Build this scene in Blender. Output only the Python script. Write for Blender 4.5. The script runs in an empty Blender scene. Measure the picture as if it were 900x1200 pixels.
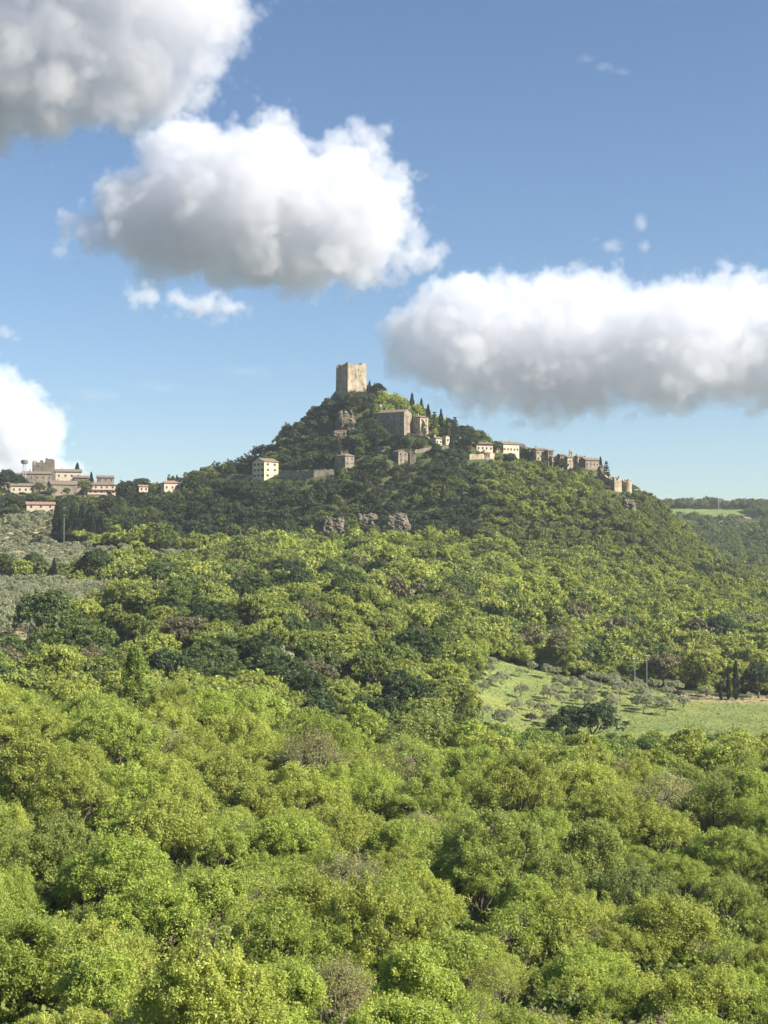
import bpy, math, random
import numpy as np
from mathutils import Vector, Matrix
sc = bpy.context.scene
COL = sc.collection
R = math.radians
F = 1733.0      # focal length of the picture in its own pixels (900 x 1200)
HY = 660.0      # eye-level line
SUN_AZ = R(109)  # clockwise from the view direction (+Y)
SUN_EL = R(37)

# ------------------------------------------------------------------ helpers
def setp(o, label=None, cat=None, group=None, kind=None):
    if label: o['label'] = label
    if cat: o['category'] = cat
    if group: o['group'] = group
    if kind: o['kind'] = kind
    return o

def empty(name, loc, rz=0., s=1.):
    o = bpy.data.objects.new(name, None); COL.objects.link(o)
    o.location = loc; o.rotation_euler = (0, 0, rz); o.scale = (s, s, s)
    o.empty_display_size = .5
    return o

class MB:
    """collects boxes, prisms and tubes into one mesh"""
    def __init__(s): s.v = []; s.f = []
    def add(s, vs, fs):
        n = len(s.v); s.v += [tuple(v) for v in vs]; s.f += [tuple(i + n for i in f) for f in fs]; return s
    def box(s, x0, x1, y0, y1, z0, z1):
        return s.add([(x0,y0,z0),(x1,y0,z0),(x1,y1,z0),(x0,y1,z0),(x0,y0,z1),(x1,y0,z1),(x1,y1,z1),(x0,y1,z1)],
                     [(0,3,2,1),(4,5,6,7),(0,1,5,4),(1,2,6,5),(2,3,7,6),(3,0,4,7)])
    def tube(s, pts, rads, n=7):
        pts = [Vector(p) for p in pts]; base = len(s.v); m = len(pts)
        for i, p in enumerate(pts):
            d = (pts[min(i+1, m-1)] - pts[max(i-1, 0)])
            if d.length < 1e-6: d = Vector((0,0,1))
            d.normalize()
            a = Vector((0,0,1)) if abs(d.z) < .9 else Vector((1,0,0))
            e1 = d.cross(a).normalized(); e2 = d.cross(e1)
            for k in range(n):
                t = 2*math.pi*k/n
                s.v.append(tuple(p + (e1*math.cos(t) + e2*math.sin(t))*rads[i]))
        for i in range(m-1):
            for k in range(n):
                a = base+i*n+k; b = base+i*n+(k+1) % n
                s.f.append((a, b, b+n, a+n))
        s.f.append(tuple(base+k for k in range(n))[::-1]); s.f.append(tuple(base+(m-1)*n+k for k in range(n)))
        return s
    def mesh(s, name, mat, smooth=False):
        me = bpy.data.meshes.new(name); me.from_pydata(s.v, [], s.f)
        if mat: me.materials.append(mat)
        if smooth: me.polygons.foreach_set('use_smooth', [True]*len(me.polygons))
        me.update(); return me
    def build(s, name, mat, parent=None, smooth=False, loc=None):
        return link(name, s.mesh(name, mat, smooth), parent, loc)

def link(name, me, parent=None, loc=None):
    o = bpy.data.objects.new(name, me); COL.objects.link(o)
    if parent: o.parent = parent
    if loc is not None: o.location = loc
    return o

def np_mesh(name, V, Q, mat, smooth=False):
    me = bpy.data.meshes.new(name)
    n = len(V); m = len(Q); k = Q.shape[1]
    me.vertices.add(n); me.vertices.foreach_set('co', V.astype(np.float32).ravel())
    me.loops.add(m*k); me.loops.foreach_set('vertex_index', Q.astype(np.int32).ravel())
    me.polygons.add(m); me.polygons.foreach_set('loop_start', np.arange(0, m*k, k, dtype=np.int32))
    me.polygons.foreach_set('loop_total', np.full(m, k, dtype=np.int32))
    if smooth: me.polygons.foreach_set('use_smooth', np.ones(m, dtype=bool))
    if mat: me.materials.append(mat)
    me.update(calc_edges=True); me.validate()
    return me

# ------------------------------------------------------------------ materials
def nmat(name):
    m = bpy.data.materials.new(name); m.use_nodes = True
    t = m.node_tree; t.nodes.clear()
    return m, t, t.nodes, t.links

def ramp(N, stops):
    r = N.new('ShaderNodeValToRGB'); e = r.color_ramp.elements
    while len(e) > 1: e.remove(e[-1])
    e[0].position = stops[0][0]; e[0].color = (*stops[0][1], 1)
    for p, c in stops[1:]:
        x = e.new(p); x.color = (*c, 1)
    return r

def leafmat(name, source, base=None, trans=.4, var=.28):
    """foliage: tint x per-leaf variation; source = 'object' | 'instancer' | 'fixed'"""
    m, t, N, K = nmat(name)
    out = N.new('ShaderNodeOutputMaterial')
    if source == 'object':
        c = N.new('ShaderNodeObjectInfo').outputs['Color']
    elif source == 'instancer':
        a = N.new('ShaderNodeAttribute'); a.attribute_type = 'INSTANCER'; a.attribute_name = 'tint'; c = a.outputs['Color']
    else:
        a = N.new('ShaderNodeRGB'); a.outputs[0].default_value = (*base, 1); c = a.outputs[0]
    lv = N.new('ShaderNodeAttribute'); lv.attribute_name = 'leaf'
    mr = N.new('ShaderNodeMapRange'); K.new(lv.outputs['Fac'], mr.inputs[0])
    mr.inputs[3].default_value = 1-var; mr.inputs[4].default_value = 1+var*.9
    mx = N.new('ShaderNodeVectorMath'); mx.operation = 'SCALE'
    K.new(c, mx.inputs[0]); K.new(mr.outputs[0], mx.inputs['Scale'])
    # a little hue drift between leaves: young leaves yellower
    hs = N.new('ShaderNodeHueSaturation'); K.new(mx.outputs[0], hs.inputs['Color'])
    m2 = N.new('ShaderNodeMapRange'); K.new(lv.outputs['Fac'], m2.inputs[0]); m2.inputs[3].default_value = .515; m2.inputs[4].default_value = .485
    K.new(m2.outputs[0], hs.inputs['Hue'])
    d = N.new('ShaderNodeBsdfPrincipled'); K.new(hs.outputs[0], d.inputs['Base Color'])
    d.inputs['Roughness'].default_value = .55; d.inputs['Specular IOR Level'].default_value = .3
    tr = N.new('ShaderNodeBsdfTranslucent')
    ty = N.new('ShaderNodeVectorMath'); ty.operation = 'MULTIPLY'; K.new(hs.outputs[0], ty.inputs[0]); ty.inputs[1].default_value = (1.32, 1.33, .9)
    K.new(ty.outputs[0], tr.inputs['Color'])
    ms = N.new('ShaderNodeMixShader'); ms.inputs[0].default_value = trans
    K.new(d.outputs[0], ms.inputs[1]); K.new(tr.outputs[0], ms.inputs[2]); K.new(ms.outputs[0], out.inputs[0])
    return m

def rough(name, c1, c2, scale=1., bump=.3, c3=None, rghn=.9, detail=8, coord='Object', bscale=None):
    m, t, N, K = nmat(name)
    out = N.new('ShaderNodeOutputMaterial'); b = N.new('ShaderNodeBsdfPrincipled'); K.new(b.outputs[0], out.inputs[0])
    tc = N.new('ShaderNodeTexCoord')
    n = N.new('ShaderNodeTexNoise'); n.inputs['Scale'].default_value = scale; n.inputs['Detail'].default_value = detail
    n.inputs['Roughness'].default_value = .65
    K.new(tc.outputs[coord], n.inputs['Vector'])
    st = [(.3, c1), (.7, c2)]
    if c3: st = [(.25, c1), (.5, c2), (.75, c3)]
    r = ramp(N, st); K.new(n.outputs[0], r.inputs[0]); K.new(r.outputs[0], b.inputs['Base Color'])
    b.inputs['Roughness'].default_value = rghn; b.inputs['Specular IOR Level'].default_value = .15
    n2 = N.new('ShaderNodeTexNoise'); n2.inputs['Scale'].default_value = bscale or scale*3; n2.inputs['Detail'].default_value = 5
    K.new(tc.outputs[coord], n2.inputs['Vector'])
    bp = N.new('ShaderNodeBump'); bp.inputs['Strength'].default_value = bump; bp.inputs['Distance'].default_value = .3
    K.new(n2.outputs[0], bp.inputs['Height']); K.new(bp.outputs[0], b.inputs['Normal'])
    return m

def stonemat(name, ca, cb, cm):
    """coursed rubble: brick courses mottled by noise, weather streaks"""
    m, t, N, K = nmat(name)
    out = N.new('ShaderNodeOutputMaterial'); b = N.new('ShaderNodeBsdfPrincipled'); K.new(b.outputs[0], out.inputs[0])
    tc = N.new('ShaderNodeTexCoord')
    sx = N.new('ShaderNodeSeparateXYZ'); K.new(tc.outputs['Object'], sx.inputs[0])
    ad = N.new('ShaderNodeMath'); ad.operation = 'ADD'; K.new(sx.outputs[0], ad.inputs[0]); K.new(sx.outputs[1], ad.inputs[1])
    cx = N.new('ShaderNodeCombineXYZ'); K.new(ad.outputs[0], cx.inputs[0]); K.new(sx.outputs[2], cx.inputs[1])
    br = N.new('ShaderNodeTexBrick'); K.new(cx.outputs[0], br.inputs['Vector'])
    br.inputs['Color1'].default_value = (*ca, 1); br.inputs['Color2'].default_value = (*cb, 1); br.inputs['Mortar'].default_value = (*cm, 1)
    br.inputs['Scale'].default_value = 1.; br.inputs['Brick Width'].default_value = .9; br.inputs['Row Height'].default_value = .42
    br.inputs['Mortar Size'].default_value = .03
    n = N.new('ShaderNodeTexNoise'); n.inputs['Scale'].default_value = .28; n.inputs['Detail'].default_value = 9; n.inputs['Roughness'].default_value = .7
    K.new(tc.outputs['Object'], n.inputs['Vector'])
    r = ramp(N, [(.3, (.45, .43, .42)), (.5, (.95, .93, .9)), (.68, (1.3, 1.25, 1.15))]); K.new(n.outputs[0], r.inputs[0])
    mx = N.new('ShaderNodeVectorMath'); mx.operation = 'MULTIPLY'; K.new(br.outputs[0], mx.inputs[0]); K.new(r.outputs[0], mx.inputs[1])
    mp = N.new('ShaderNodeMapping'); K.new(tc.outputs['Object'], mp.inputs[0]); mp.inputs['Scale'].default_value = (1.1, 1.1, .09)
    n3 = N.new('ShaderNodeTexNoise'); n3.inputs['Scale'].default_value = 1.; n3.inputs['Detail'].default_value = 4; K.new(mp.outputs[0], n3.inputs['Vector'])
    r3 = ramp(N, [(.36, (.78, .76, .74)), (.58, (1, 1, 1))]); K.new(n3.outputs[0], r3.inputs[0])
    m3 = N.new('ShaderNodeVectorMath'); m3.operation = 'MULTIPLY'; K.new(mx.outputs[0], m3.inputs[0]); K.new(r3.outputs[0], m3.inputs[1])
    K.new(m3.outputs[0], b.inputs['Base Color']); b.inputs['Roughness'].default_value = .95; b.inputs['Specular IOR Level'].default_value = .1
    n2 = N.new('ShaderNodeTexNoise'); n2.inputs['Scale'].default_value = 1.6; n2.inputs['Detail'].default_value = 6; K.new(tc.outputs['Object'], n2.inputs['Vector'])
    bp = N.new('ShaderNodeBump'); bp.inputs['Strength'].default_value = .7; bp.inputs['Distance'].default_value = .25
    K.new(n2.outputs[0], bp.inputs['Height']); K.new(bp.outputs[0], b.inputs['Normal'])
    return m

def tilemat(name, c1, c2, c3):
    m, t, N, K = nmat(name)
    out = N.new('ShaderNodeOutputMaterial'); b = N.new('ShaderNodeBsdfPrincipled'); K.new(b.outputs[0], out.inputs[0])
    tc = N.new('ShaderNodeTexCoord')
    n = N.new('ShaderNodeTexNoise'); n.inputs['Scale'].default_value = 1.1; n.inputs['Detail'].default_value = 9; n.inputs['Roughness'].default_value = .75
    K.new(tc.outputs['Object'], n.inputs['Vector'])
    r = ramp(N, [(.3, c1), (.5, c2), (.72, c3)]); K.new(n.outputs[0], r.inputs[0])
    K.new(r.outputs[0], b.inputs['Base Color']); b.inputs['Roughness'].default_value = .9
    w = N.new('ShaderNodeTexWave'); w.inputs['Scale'].default_value = 1.6; w.bands_direction = 'X'; K.new(tc.outputs['Object'], w.inputs['Vector'])
    bp = N.new('ShaderNodeBump'); bp.inputs['Strength'].default_value = .6; bp.inputs['Distance'].default_value = .08
    K.new(w.outputs['Fac'], bp.inputs['Height']); K.new(bp.outputs[0], b.inputs['Normal'])
    return m

M = {}
M['leaf'] = leafmat('leaf_foliage', 'object')
M['leaf_far'] = leafmat('wood_foliage', 'instancer', trans=.35, var=.4)
M['bark'] = rough('bark', (.07, .055, .04), (.17, .14, .11), 2.5, .6)
M['twig'] = rough('pale_bark', (.16, .13, .10), (.30, .26, .21), 2.5, .4)
M['stone'] = stonemat('grey_stone', (.27, .235, .19), (.22, .19, .155), (.17, .15, .125))
M['stone_warm'] = stonemat('warm_stone', (.42, .35, .25), (.36, .30, .22), (.29, .24, .18))
M['keep'] = stonemat('weathered_keep_stone', (.36, .31, .235), (.31, .27, .20), (.25, .22, .165))
M['stone_dark'] = stonemat('old_dark_stone', (.20, .175, .145), (.15, .13, .11), (.11, .10, .085))
M['plaster'] = rough('cream_plaster', (.40, .345, .255), (.52, .455, .35), .6, .15)
M['plaster_y'] = rough('yellow_plaster', (.52, .44, .27), (.62, .54, .34), .6, .15)
M['plaster_p'] = rough('pink_plaster', (.45, .35, .27), (.53, .43, .34), .6, .15)
M['white'] = rough('white_paint', (.70, .69, .66), (.8, .79, .76), 1., .1)
M['tile'] = tilemat('weathered_roof_tile', (.09, .075, .06), (.15, .115, .085), (.24, .18, .13))
M['tile_red'] = tilemat('red_roof_tile', (.17, .095, .065), (.25, .14, .095), (.31, .20, .15))
M['dark'] = rough('dark_opening', (.012, .012, .014), (.03, .028, .026), 1., .1)
M['wood'] = rough('brown_shutter', (.08, .05, .03), (.13, .085, .05), 2., .2)
M['rock'] = rough('limestone_rock', (.042, .037, .028), (.12, .102, .072), .3, 1., (.22, .19, .13), bscale=1.2)
M['pole'] = rough('weathered_pole', (.30, .28, .23), (.42, .39, .34), 1.5, .2)
M['metal'] = rough('grey_metal', (.30, .31, .32), (.40, .41, .42), 1., .1, rghn=.5)

# ------------------------------------------------------------------ terrain
CU = np.array([-400, -150, 0, 100, 200, 250, 300, 350, 400, 430, 500, 540, 600, 700, 740, 780, 820, 850, 900, 1050, 1400.])
def row(**k):
    us = sorted(int(a[1:].replace('m', '-')) for a in k); zs = [k['u%s' % str(u).replace('-', 'm')] for u in us]
    return np.interp(CU, us, zs)
ROWS = [
 (-400, row(u0=-2.)), (-8, row(u0=-2.)), (10, row(u0=-6.)), (60, row(u0=-27.)),
 (100, row(u0=-37, u200=-37, u400=-38, u900=-38)),
 (150, row(u0=-35, u200=-38, u400=-41, u600=-42, u900=-42)),
 (200, row(u0=-32, u200=-35.5, u400=-40, u600=-43, u900=-42)),
 (250, row(u0=-30, u200=-32, u300=-34, u400=-37, u600=-42, u800=-42, u900=-40)),
 (300, row(u0=-31, u200=-34, u300=-36, u400=-38, u500=-41, u600=-43, u900=-43)),
 (350, row(u0=-32, u100=-32, u170=-31, u200=-31, u300=-31, u400=-33, u500=-36, u600=-39, u700=-41.5, u900=-42)),
 (400, row(u0=-28, u100=-28, u150=-26, u220=-22, u300=-22, u400=-25, u500=-29, u600=-36, u700=-39.5, u800=-41.5, u900=-41.5)),
 (450, row(u0=-19, u100=-19, u150=-18, u220=-15, u300=-15, u400=-17, u500=-23, u600=-33, u700=-37, u800=-40, u900=-41)),
 (500, row(u0=-12, u400=-12, u500=-16, u600=-28, u700=-33, u800=-36, u900=-38)),
 (550, row(u0=-8, u400=-9, u500=-10, u600=-20, u700=-26, u800=-30, u900=-33)),
 (600, row(u0=-4, u300=-5, u500=-5, u600=-12, u700=-19, u800=-24, u900=-27)),
 (650, row(u0=1, u300=-1, u500=0, u600=-5, u700=-11, u800=-17, u900=-22)),
 (700, row(u0=8, u200=7, u300=6, u400=8, u500=8, u600=2, u700=-3, u800=-10, u900=-18)),
 (722, row(u0=13, u200=12, u300=10, u400=12, u500=12, u600=8, u700=3, u740=0, u780=-4, u850=-12, u900=-17)),
 (750, row(u0=20, u200=22, u300=31, u400=36, u500=36, u600=33, u700=22, u740=12, u780=4, u820=-4, u850=-10, u900=-16)),
 (800, row(u0=32, u100=34, u200=36, u250=41, u300=48, u350=57, u400=64, u430=68, u500=64, u540=60, u600=50, u700=37, u740=30, u780=14, u820=2, u850=-8, u900=-14)),
 (850, row(um150=44, u0=42, u100=41, u200=37, u250=47, u300=58, u350=78, u400=96, u430=100, u500=87, u540=75, u600=62, u700=50, u740=43, u780=28, u820=8, u850=-8, u900=-12)),
 (900, row(u0=42, u100=38, u200=30, u250=38, u300=48, u350=68, u400=90, u430=90, u500=74, u540=62, u600=52, u700=40, u740=32, u780=16, u820=0, u850=-10, u900=-10)),
 (950, row(u0=30, u200=22, u300=34, u400=58, u500=48, u600=36, u700=26, u800=0, u900=-6)),
 (1100, row(u0=10, u400=15, u600=8, u700=4, u800=0, u900=2)),
 (1300, row(u0=10, u400=10, u700=18, u800=22, u900=25)),
 (1500, row(u0=20, u400=20, u600=50, u700=57, u800=57, u900=55)),
 (1600, row(u0=22, u400=22, u600=55, u700=60, u800=59, u900=57)),
 (1800, row(u0=10, u600=30, u900=35)), (2500, row(u0=0.)), (9000, row(u0=0.))]
RD = np.array([r[0] for r in ROWS]); RZ = np.array([r[1] for r in ROWS])
GU = np.arange(-400, 1401, 10.); GD = np.arange(-400, 2501, 10.)
T = np.array([np.interp(GD, RD, RZ[:, j]) for j in range(len(CU))]).T      # [D, CU]
T = np.array([np.interp(GU, CU, T[i]) for i in range(len(GD))])
def blur(a, ax, n):
    k = np.hanning(2*n+3)[1:-1]; k /= k.sum()
    pad = [(0, 0), (0, 0)]; pad[ax] = (n, n); b = np.pad(a, pad, 'edge'); o = np.zeros_like(a)
    for i, w in enumerate(k):
        o += w*np.take(b, np.arange(i, i+a.shape[ax]), ax)
    return o
T = blur(blur(T, 0, 2), 1, 3)

def vnoise(x, y, s, seed):
    """smooth value noise in metres"""
    x = np.asarray(x, float)/s; y = np.asarray(y, float)/s
    xi = np.floor(x).astype(np.int64); yi = np.floor(y).astype(np.int64); fx = x-xi; fy = y-yi
    def h(a, b):
        v = np.sin(a*127.1+b*311.7+seed*74.7)*43758.5453
        return v-np.floor(v)
    sx = fx*fx*(3-2*fx); sy = fy*fy*(3-2*fy)
    return (h(xi, yi)*(1-sx)+h(xi+1, yi)*sx)*(1-sy)+(h(xi, yi+1)*(1-sx)+h(xi+1, yi+1)*sx)*sy

def H(x, y):
    """terrain height at world x, y"""
    x = np.asarray(x, float); y = np.asarray(y, float)
    u = np.clip(450+F*x/np.maximum(y, 60.), -400, 1399)
    D = np.clip(y, -399, 2499)
    a = (u+400)/10; b = (D+400)/10
    i = np.floor(a).astype(int); j = np.floor(b).astype(int); i = np.clip(i, 0, len(GU)-2); j = np.clip(j, 0, len(GD)-2)
    fa = a-i; fb = b-j
    z = (T[j, i]*(1-fa)+T[j, i+1]*fa)*(1-fb)+(T[j+1, i]*(1-fa)+T[j+1, i+1]*fa)*fb
    k = np.clip((y-70)/80, 0, 1)
    far = np.clip((y-1500)/700, 0, 1)
    z = z+k*(1-far)*((vnoise(x, y, 34, 1)-.5)*1.6+(vnoise(x, y, 13, 2)-.5)*.8)
    # crags on the steep face
    st = np.clip((y-690)/30, 0, 1)*np.clip((900-y)/60, 0, 1)*np.clip((u-200)/80, 0, 1)*np.clip((800-u)/60, 0, 1)
    z = z+st*((vnoise(x, y, 26, 5)-.5)*7+(vnoise(x, y, 11, 6)-.5)*3)
    return z

def UD(px, D): return ((px-450)/F*D, D)
def ray_hit(px, py, d0=90., d1=2000.):
    """world point where the line of sight through a picture point meets the terrain"""
    D = np.arange(d0, d1, 1.)
    g = H((px-450)/F*D, D)+(py-HY)/F*D
    w = np.where(g >= 0)[0]
    k = w[0] if len(w) else int(np.argmax(g/D))
    return Vector(((px-450)/F*D[k], D[k], float(H((px-450)/F*D[k], D[k]))))

# zones, as (px-angle, depth) polygons on the ground
def inpoly(px, py, poly):
    c = np.zeros(px.shape, bool); n = len(poly)
    for i in range(n):
        x1, y1 = poly[i]; x2, y2 = poly[(i+1) % n]
        cond = ((y1 > py) != (y2 > py)) & (px < (x2-x1)*(py-y1)/(y2-y1+1e-9)+x1)
        c ^= cond
    return c
Z_FIELD = [(545, 385), (562, 425), (588, 458), (640, 457), (700, 452), (760, 448), (930, 449), (1050, 440), (1050, 335), (640, 335), (560, 350)]
Z_OLIVE = [(-120, 425), (-120, 560), (60, 545), (150, 520), (170, 490), (120, 455), (60, 430)]
Z_TERR = [(-120, 600), (-120, 765), (70, 765), (75, 700), (130, 690), (250, 675), (250, 640), (125, 612), (90, 564), (-120, 564)]
Z_MEAD = [(770, 1395), (790, 1500), (880, 1492), (872, 1430), (846, 1390), (820, 1400)]
Z_VILL = [(-60, 790), (-60, 905), (135, 905), (150, 830), (110, 790)]

# ground sheet
tx = np.sinh(np.linspace(-2.2, 2.2, 361))/math.sinh(2.2)
ys = np.concatenate([np.arange(-400, 60, 20.), np.arange(60, 1700, 5.), np.arange(1700, 2600, 50.), np.array([2800, 3300, 4200, 6000, 9000.])])
gx = tx[None, :]*(260+.75*np.maximum(ys, 0))[:, None]; gy = np.repeat(ys[:, None], len(tx), 1)
gz = H(gx, gy)
V = np.stack([gx, gy, gz], -1).reshape(-1, 3)
nr, nc = gx.shape
ii = (np.arange(nr-1)[:, None]*nc+np.arange(nc-1)[None, :]).ravel()
Q = np.stack([ii, ii+1, ii+nc+1, ii+nc], -1)

def groundmat():
    m, t, N, K = nmat('ground_cover')
    out = N.new('ShaderNodeOutputMaterial'); b = N.new('ShaderNodeBsdfPrincipled'); K.new(b.outputs[0], out.inputs[0])
    tc = N.new('ShaderNodeTexCoord')
    a = N.new('ShaderNodeAttribute'); a.attribute_name = 'cover'
    n = N.new('ShaderNodeTexNoise'); n.inputs['Scale'].default_value = .35; n.inputs['Detail'].default_value = 9; n.inputs['Roughness'].default_value = .7
    K.new(tc.outputs['Object'], n.inputs['Vector'])
    r = ramp(N, [(.3, (.6, .62, .6)), (.5, (1, 1, 1)), (.7, (1.3, 1.22, 1.15))]); K.new(n.outputs[0], r.inputs[0])
    n1 = N.new('ShaderNodeTexNoise'); n1.inputs['Scale'].default_value = .045; n1.inputs['Detail'].default_value = 4
    K.new(tc.outputs['Object'], n1.inputs['Vector'])
    r1 = ramp(N, [(.35, (.85, .9, .9)), (.65, (1.25, 1.1, .95))]); K.new(n1.outputs[0], r1.inputs[0])
    mx = N.new('ShaderNodeVectorMath'); mx.operation = 'MULTIPLY'; K.new(a.outputs['Color'], mx.inputs[0]); K.new(r.outputs[0], mx.inputs[1])
    m2 = N.new('ShaderNodeVectorMath'); m2.operation = 'MULTIPLY'; K.new(mx.outputs[0], m2.inputs[0]); K.new(r1.outputs[0], m2.inputs[1])
    K.new(m2.outputs[0], b.inputs['Base Color']); b.inputs['Roughness'].default_value = 1; b.inputs['Specular IOR Level'].default_value = .05
    n2 = N.new('ShaderNodeTexNoise'); n2.inputs['Scale'].default_value = 1.2; n2.inputs['Detail'].default_value = 6; K.new(tc.outputs['Object'], n2.inputs['Vector'])
    bp = N.new('ShaderNodeBump'); bp.inputs['Strength'].default_value = 1.; bp.inputs['Distance'].default_value = .5
    K.new(n2.outputs[0], bp.inputs['Height']); K.new(bp.outputs[0], b.inputs['Normal'])
    return m
me = np_mesh('ground', V, Q, groundmat(), True)
uu = 450+F*V[:, 0]/np.maximum(V[:, 1], 60.); dd = V[:, 1]
cov = np.tile(np.array([.055, .07, .03]), (len(V), 1))
jit = (vnoise(V[:, 0], V[:, 1], 9, 9)-.5)
def paint(poly, c):
    k = inpoly(uu+jit*10, dd+jit*6, poly); cov[k] = c
paint(Z_FIELD, (.15, .19, .065)); paint(Z_OLIVE, (.27, .26, .16)); paint(Z_TERR, (.24, .235, .14)); paint(Z_MEAD, (.12, .17, .06)); paint(Z_VILL, (.12, .12, .07))
tr_ = inpoly(uu, dd, [(-120, 690), (-120, 740), (72, 740), (72, 690)]); cov[tr_ & (np.sin(dd*.75) > .1)] = (.36, .33, .24)
pth = inpoly(uu, dd, [(770, 436), (780, 445), (930, 447), (930, 436), (830, 425)]); cov[pth] = (.24, .22, .15)
farp = dd > 1750; cov[farp] = np.stack([.09+.05*vnoise(V[farp, 0], V[farp, 1], 180, 4), .11+.04*vnoise(V[farp, 0], V[farp, 1], 240, 5), np.full(farp.sum(), .10)], 1)  # unseen far ground, its colour set for the bounce onto cloud undersides
ca = me.color_attributes.new('cover', 'FLOAT_COLOR', 'POINT')
ca.data.foreach_set('color', np.concatenate([cov, np.ones((len(V), 1))], 1).astype(np.float32).ravel())
g = link('ground', me); setp(g, 'grassy valley floor and wooded hill slopes', 'ground', kind='structure')

# ------------------------------------------------------------------ foliage meshes
def leaves(cent, rad, n_per, size, rng, up=.45, squash=.8, out_bias=.7, aspect=.62):
    """many small leaf faces around clump centres"""
    n = len(cent)
    k = np.repeat(np.arange(n), n_per)
    d = rng.normal(size=(len(k), 3)); d /= np.linalg.norm(d, axis=1)[:, None]
    rr = rng.uniform(.35, 1.0, len(k))**.6
    p = cent[k]+d*(rad[k]*rr)[:, None]*np.array([1, 1, squash])
    nrm = d*out_bias+rng.normal(size=d.shape)*.6+np.array([0, 0, up]); nrm /= np.linalg.norm(nrm, axis=1)[:, None]
    a = rng.normal(size=d.shape); t1 = np.cross(nrm, a); t1 /= np.linalg.norm(t1, axis=1)[:, None]; t2 = np.cross(nrm, t1)
    s = size*rng.uniform(.5, 1.5, len(k))[:, None]
    v = np.stack([p-t1*s*.55, p-t2*s*.5*aspect+t1*s*.05, p+t1*s*.55, p+t2*s*.5*aspect+t1*s*.05], 1)
    cr = rng.uniform(size=n)[k]*.6+rng.uniform(size=len(k))*.4
    return v.reshape(-1, 3), cr

def foliage_mesh(name, V, cr, mat):
    Q = np.arange(len(V)).reshape(-1, 4)
    me = np_mesh(name, V, Q, mat)
    at = me.attributes.new('leaf', 'FLOAT', 'FACE'); at.data.foreach_set('value', cr.astype(np.float32))
    return me

def crown_clumps(rng, Rr, Ht, z0, nl, ncl, lr=(.34, .5), cr=(.5, .85), top=1.):
    """lobed crown: clump centres spread on the surface of several limbs' lobes"""
    L = []; LR = []
    for i in range(nl):
        a = i*2.399+rng.uniform(-.5, .5); q = math.sqrt((i+.3)/nl)
        rad_ = q*Rr*.66
        zz = z0+(Ht-z0)*(.34+.38*(1-q*.85)+rng.uniform(-.09, .12))
        L.append((math.cos(a)*rad_, math.sin(a)*rad_, zz)); LR.append(Rr*rng.uniform(*lr))
    L = np.array(L); LR = np.array(LR); C = []; 
    for i in range(nl):
        d = rng.normal(size=(ncl*2, 3)); d /= np.linalg.norm(d, axis=1)[:, None]
        d[:, 2] = np.where(d[:, 2] < -.35, -d[:, 2], d[:, 2])
        ex = np.where(rng.uniform(size=(len(d), 1)) < .13, rng.uniform(1.22, 1.5, (len(d), 1)), rng.uniform(.72, 1.18, (len(d), 1)))
        p = L[i]+d*LR[i]*ex*np.array([1, 1, .85*top])
        keep = np.ones(len(p), bool)
        for j in range(nl):
            if j != i: keep &= np.linalg.norm((p-L[j])/np.array([1, 1, .85]), axis=1) > LR[j]*.78
        p = p[keep][:ncl]; C.append(p)
    C = np.concatenate(C); r = rng.uniform(cr[0], cr[1], len(C))
    return L, LR, C, r

def woody(L, C, rng, Ht, z0, tr, twigs=40):
    b = MB()
    lean = rng.uniform(-.4, .4, 2)
    fork = (lean[0], lean[1], z0*1.05)
    b.tube([(0, 0, -.6), (lean[0]*.3, lean[1]*.3, z0*.4), fork], [tr*1.35, tr, tr*.8], 8)
    for l in L:
        m = ((fork[0]+l[0])*.5+rng.uniform(-.3, .3), (fork[1]+l[1])*.5+rng.uniform(-.3, .3), fork[2]+(l[2]-fork[2])*.4)
        b.tube([fork, m, l], [tr*.55, tr*.38, tr*.16], 6)
    for i in rng.permutation(len(C))[:twigs]:
        c = C[i]; l = L[np.argmin(np.linalg.norm(L-c, axis=1))]
        m = (l+c)*.5+rng.uniform(-.15, .15, 3)
        b.tube([l, m, c], [tr*.15, tr*.09, tr*.03], 4)
    return b

def make_oak(seed, Rr=5.2, Ht=10.5, z0=2.6, nl=11, ncl=24, npl=135, size=.205, cr=(.5, .9), mat='leaf', tw=60, squash=.8, lr=(.34, .5), bark='bark'):
    rng = np.random.default_rng(seed)
    L, LR, C, r = crown_clumps(rng, Rr, Ht, z0, nl, ncl, cr=cr, lr=lr)
    v, c = leaves(C, r, npl, size, rng, squash=squash)
    f = foliage_mesh('crown', v, c, M[mat]) if mat else None
    t = woody(L, C, rng, Ht, z0, .26*Rr/5, tw).mesh('trunk', M[bark], True)
    return t, f

def make_cypress(seed, Ht=13., Rr=1.5, n=9500, size=.34, mat='leaf'):
    rng = np.random.default_rng(seed)
    h = rng.uniform(.03, 1, n)
    prof = np.minimum(1, (h*6)**.5)*np.clip((1-h)*1.9, 0, 1)**.75
    prof = prof*(1+.14*np.sin(h*19+seed))
    a = rng.uniform(0, 2*math.pi, n); rr = Rr*prof*(.72+.34*rng.uniform(size=n)+.12*np.sin(a*3+h*8+seed))
    C = np.stack([np.cos(a)*rr, np.sin(a)*rr, h*Ht*.97+.3], 1)
    v, c = leaves(C, np.full(n, .22), 1, size, rng, up=.5, out_bias=.3, squash=1.6)
    t = MB().tube([(0, 0, -.6), (0, 0, Ht*.5), (0, 0, Ht*.93)], [.24, .15, .03], 7).mesh('trunk', M['bark'], True)
    return t, foliage_mesh('crown', v, c, M[mat])

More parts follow.
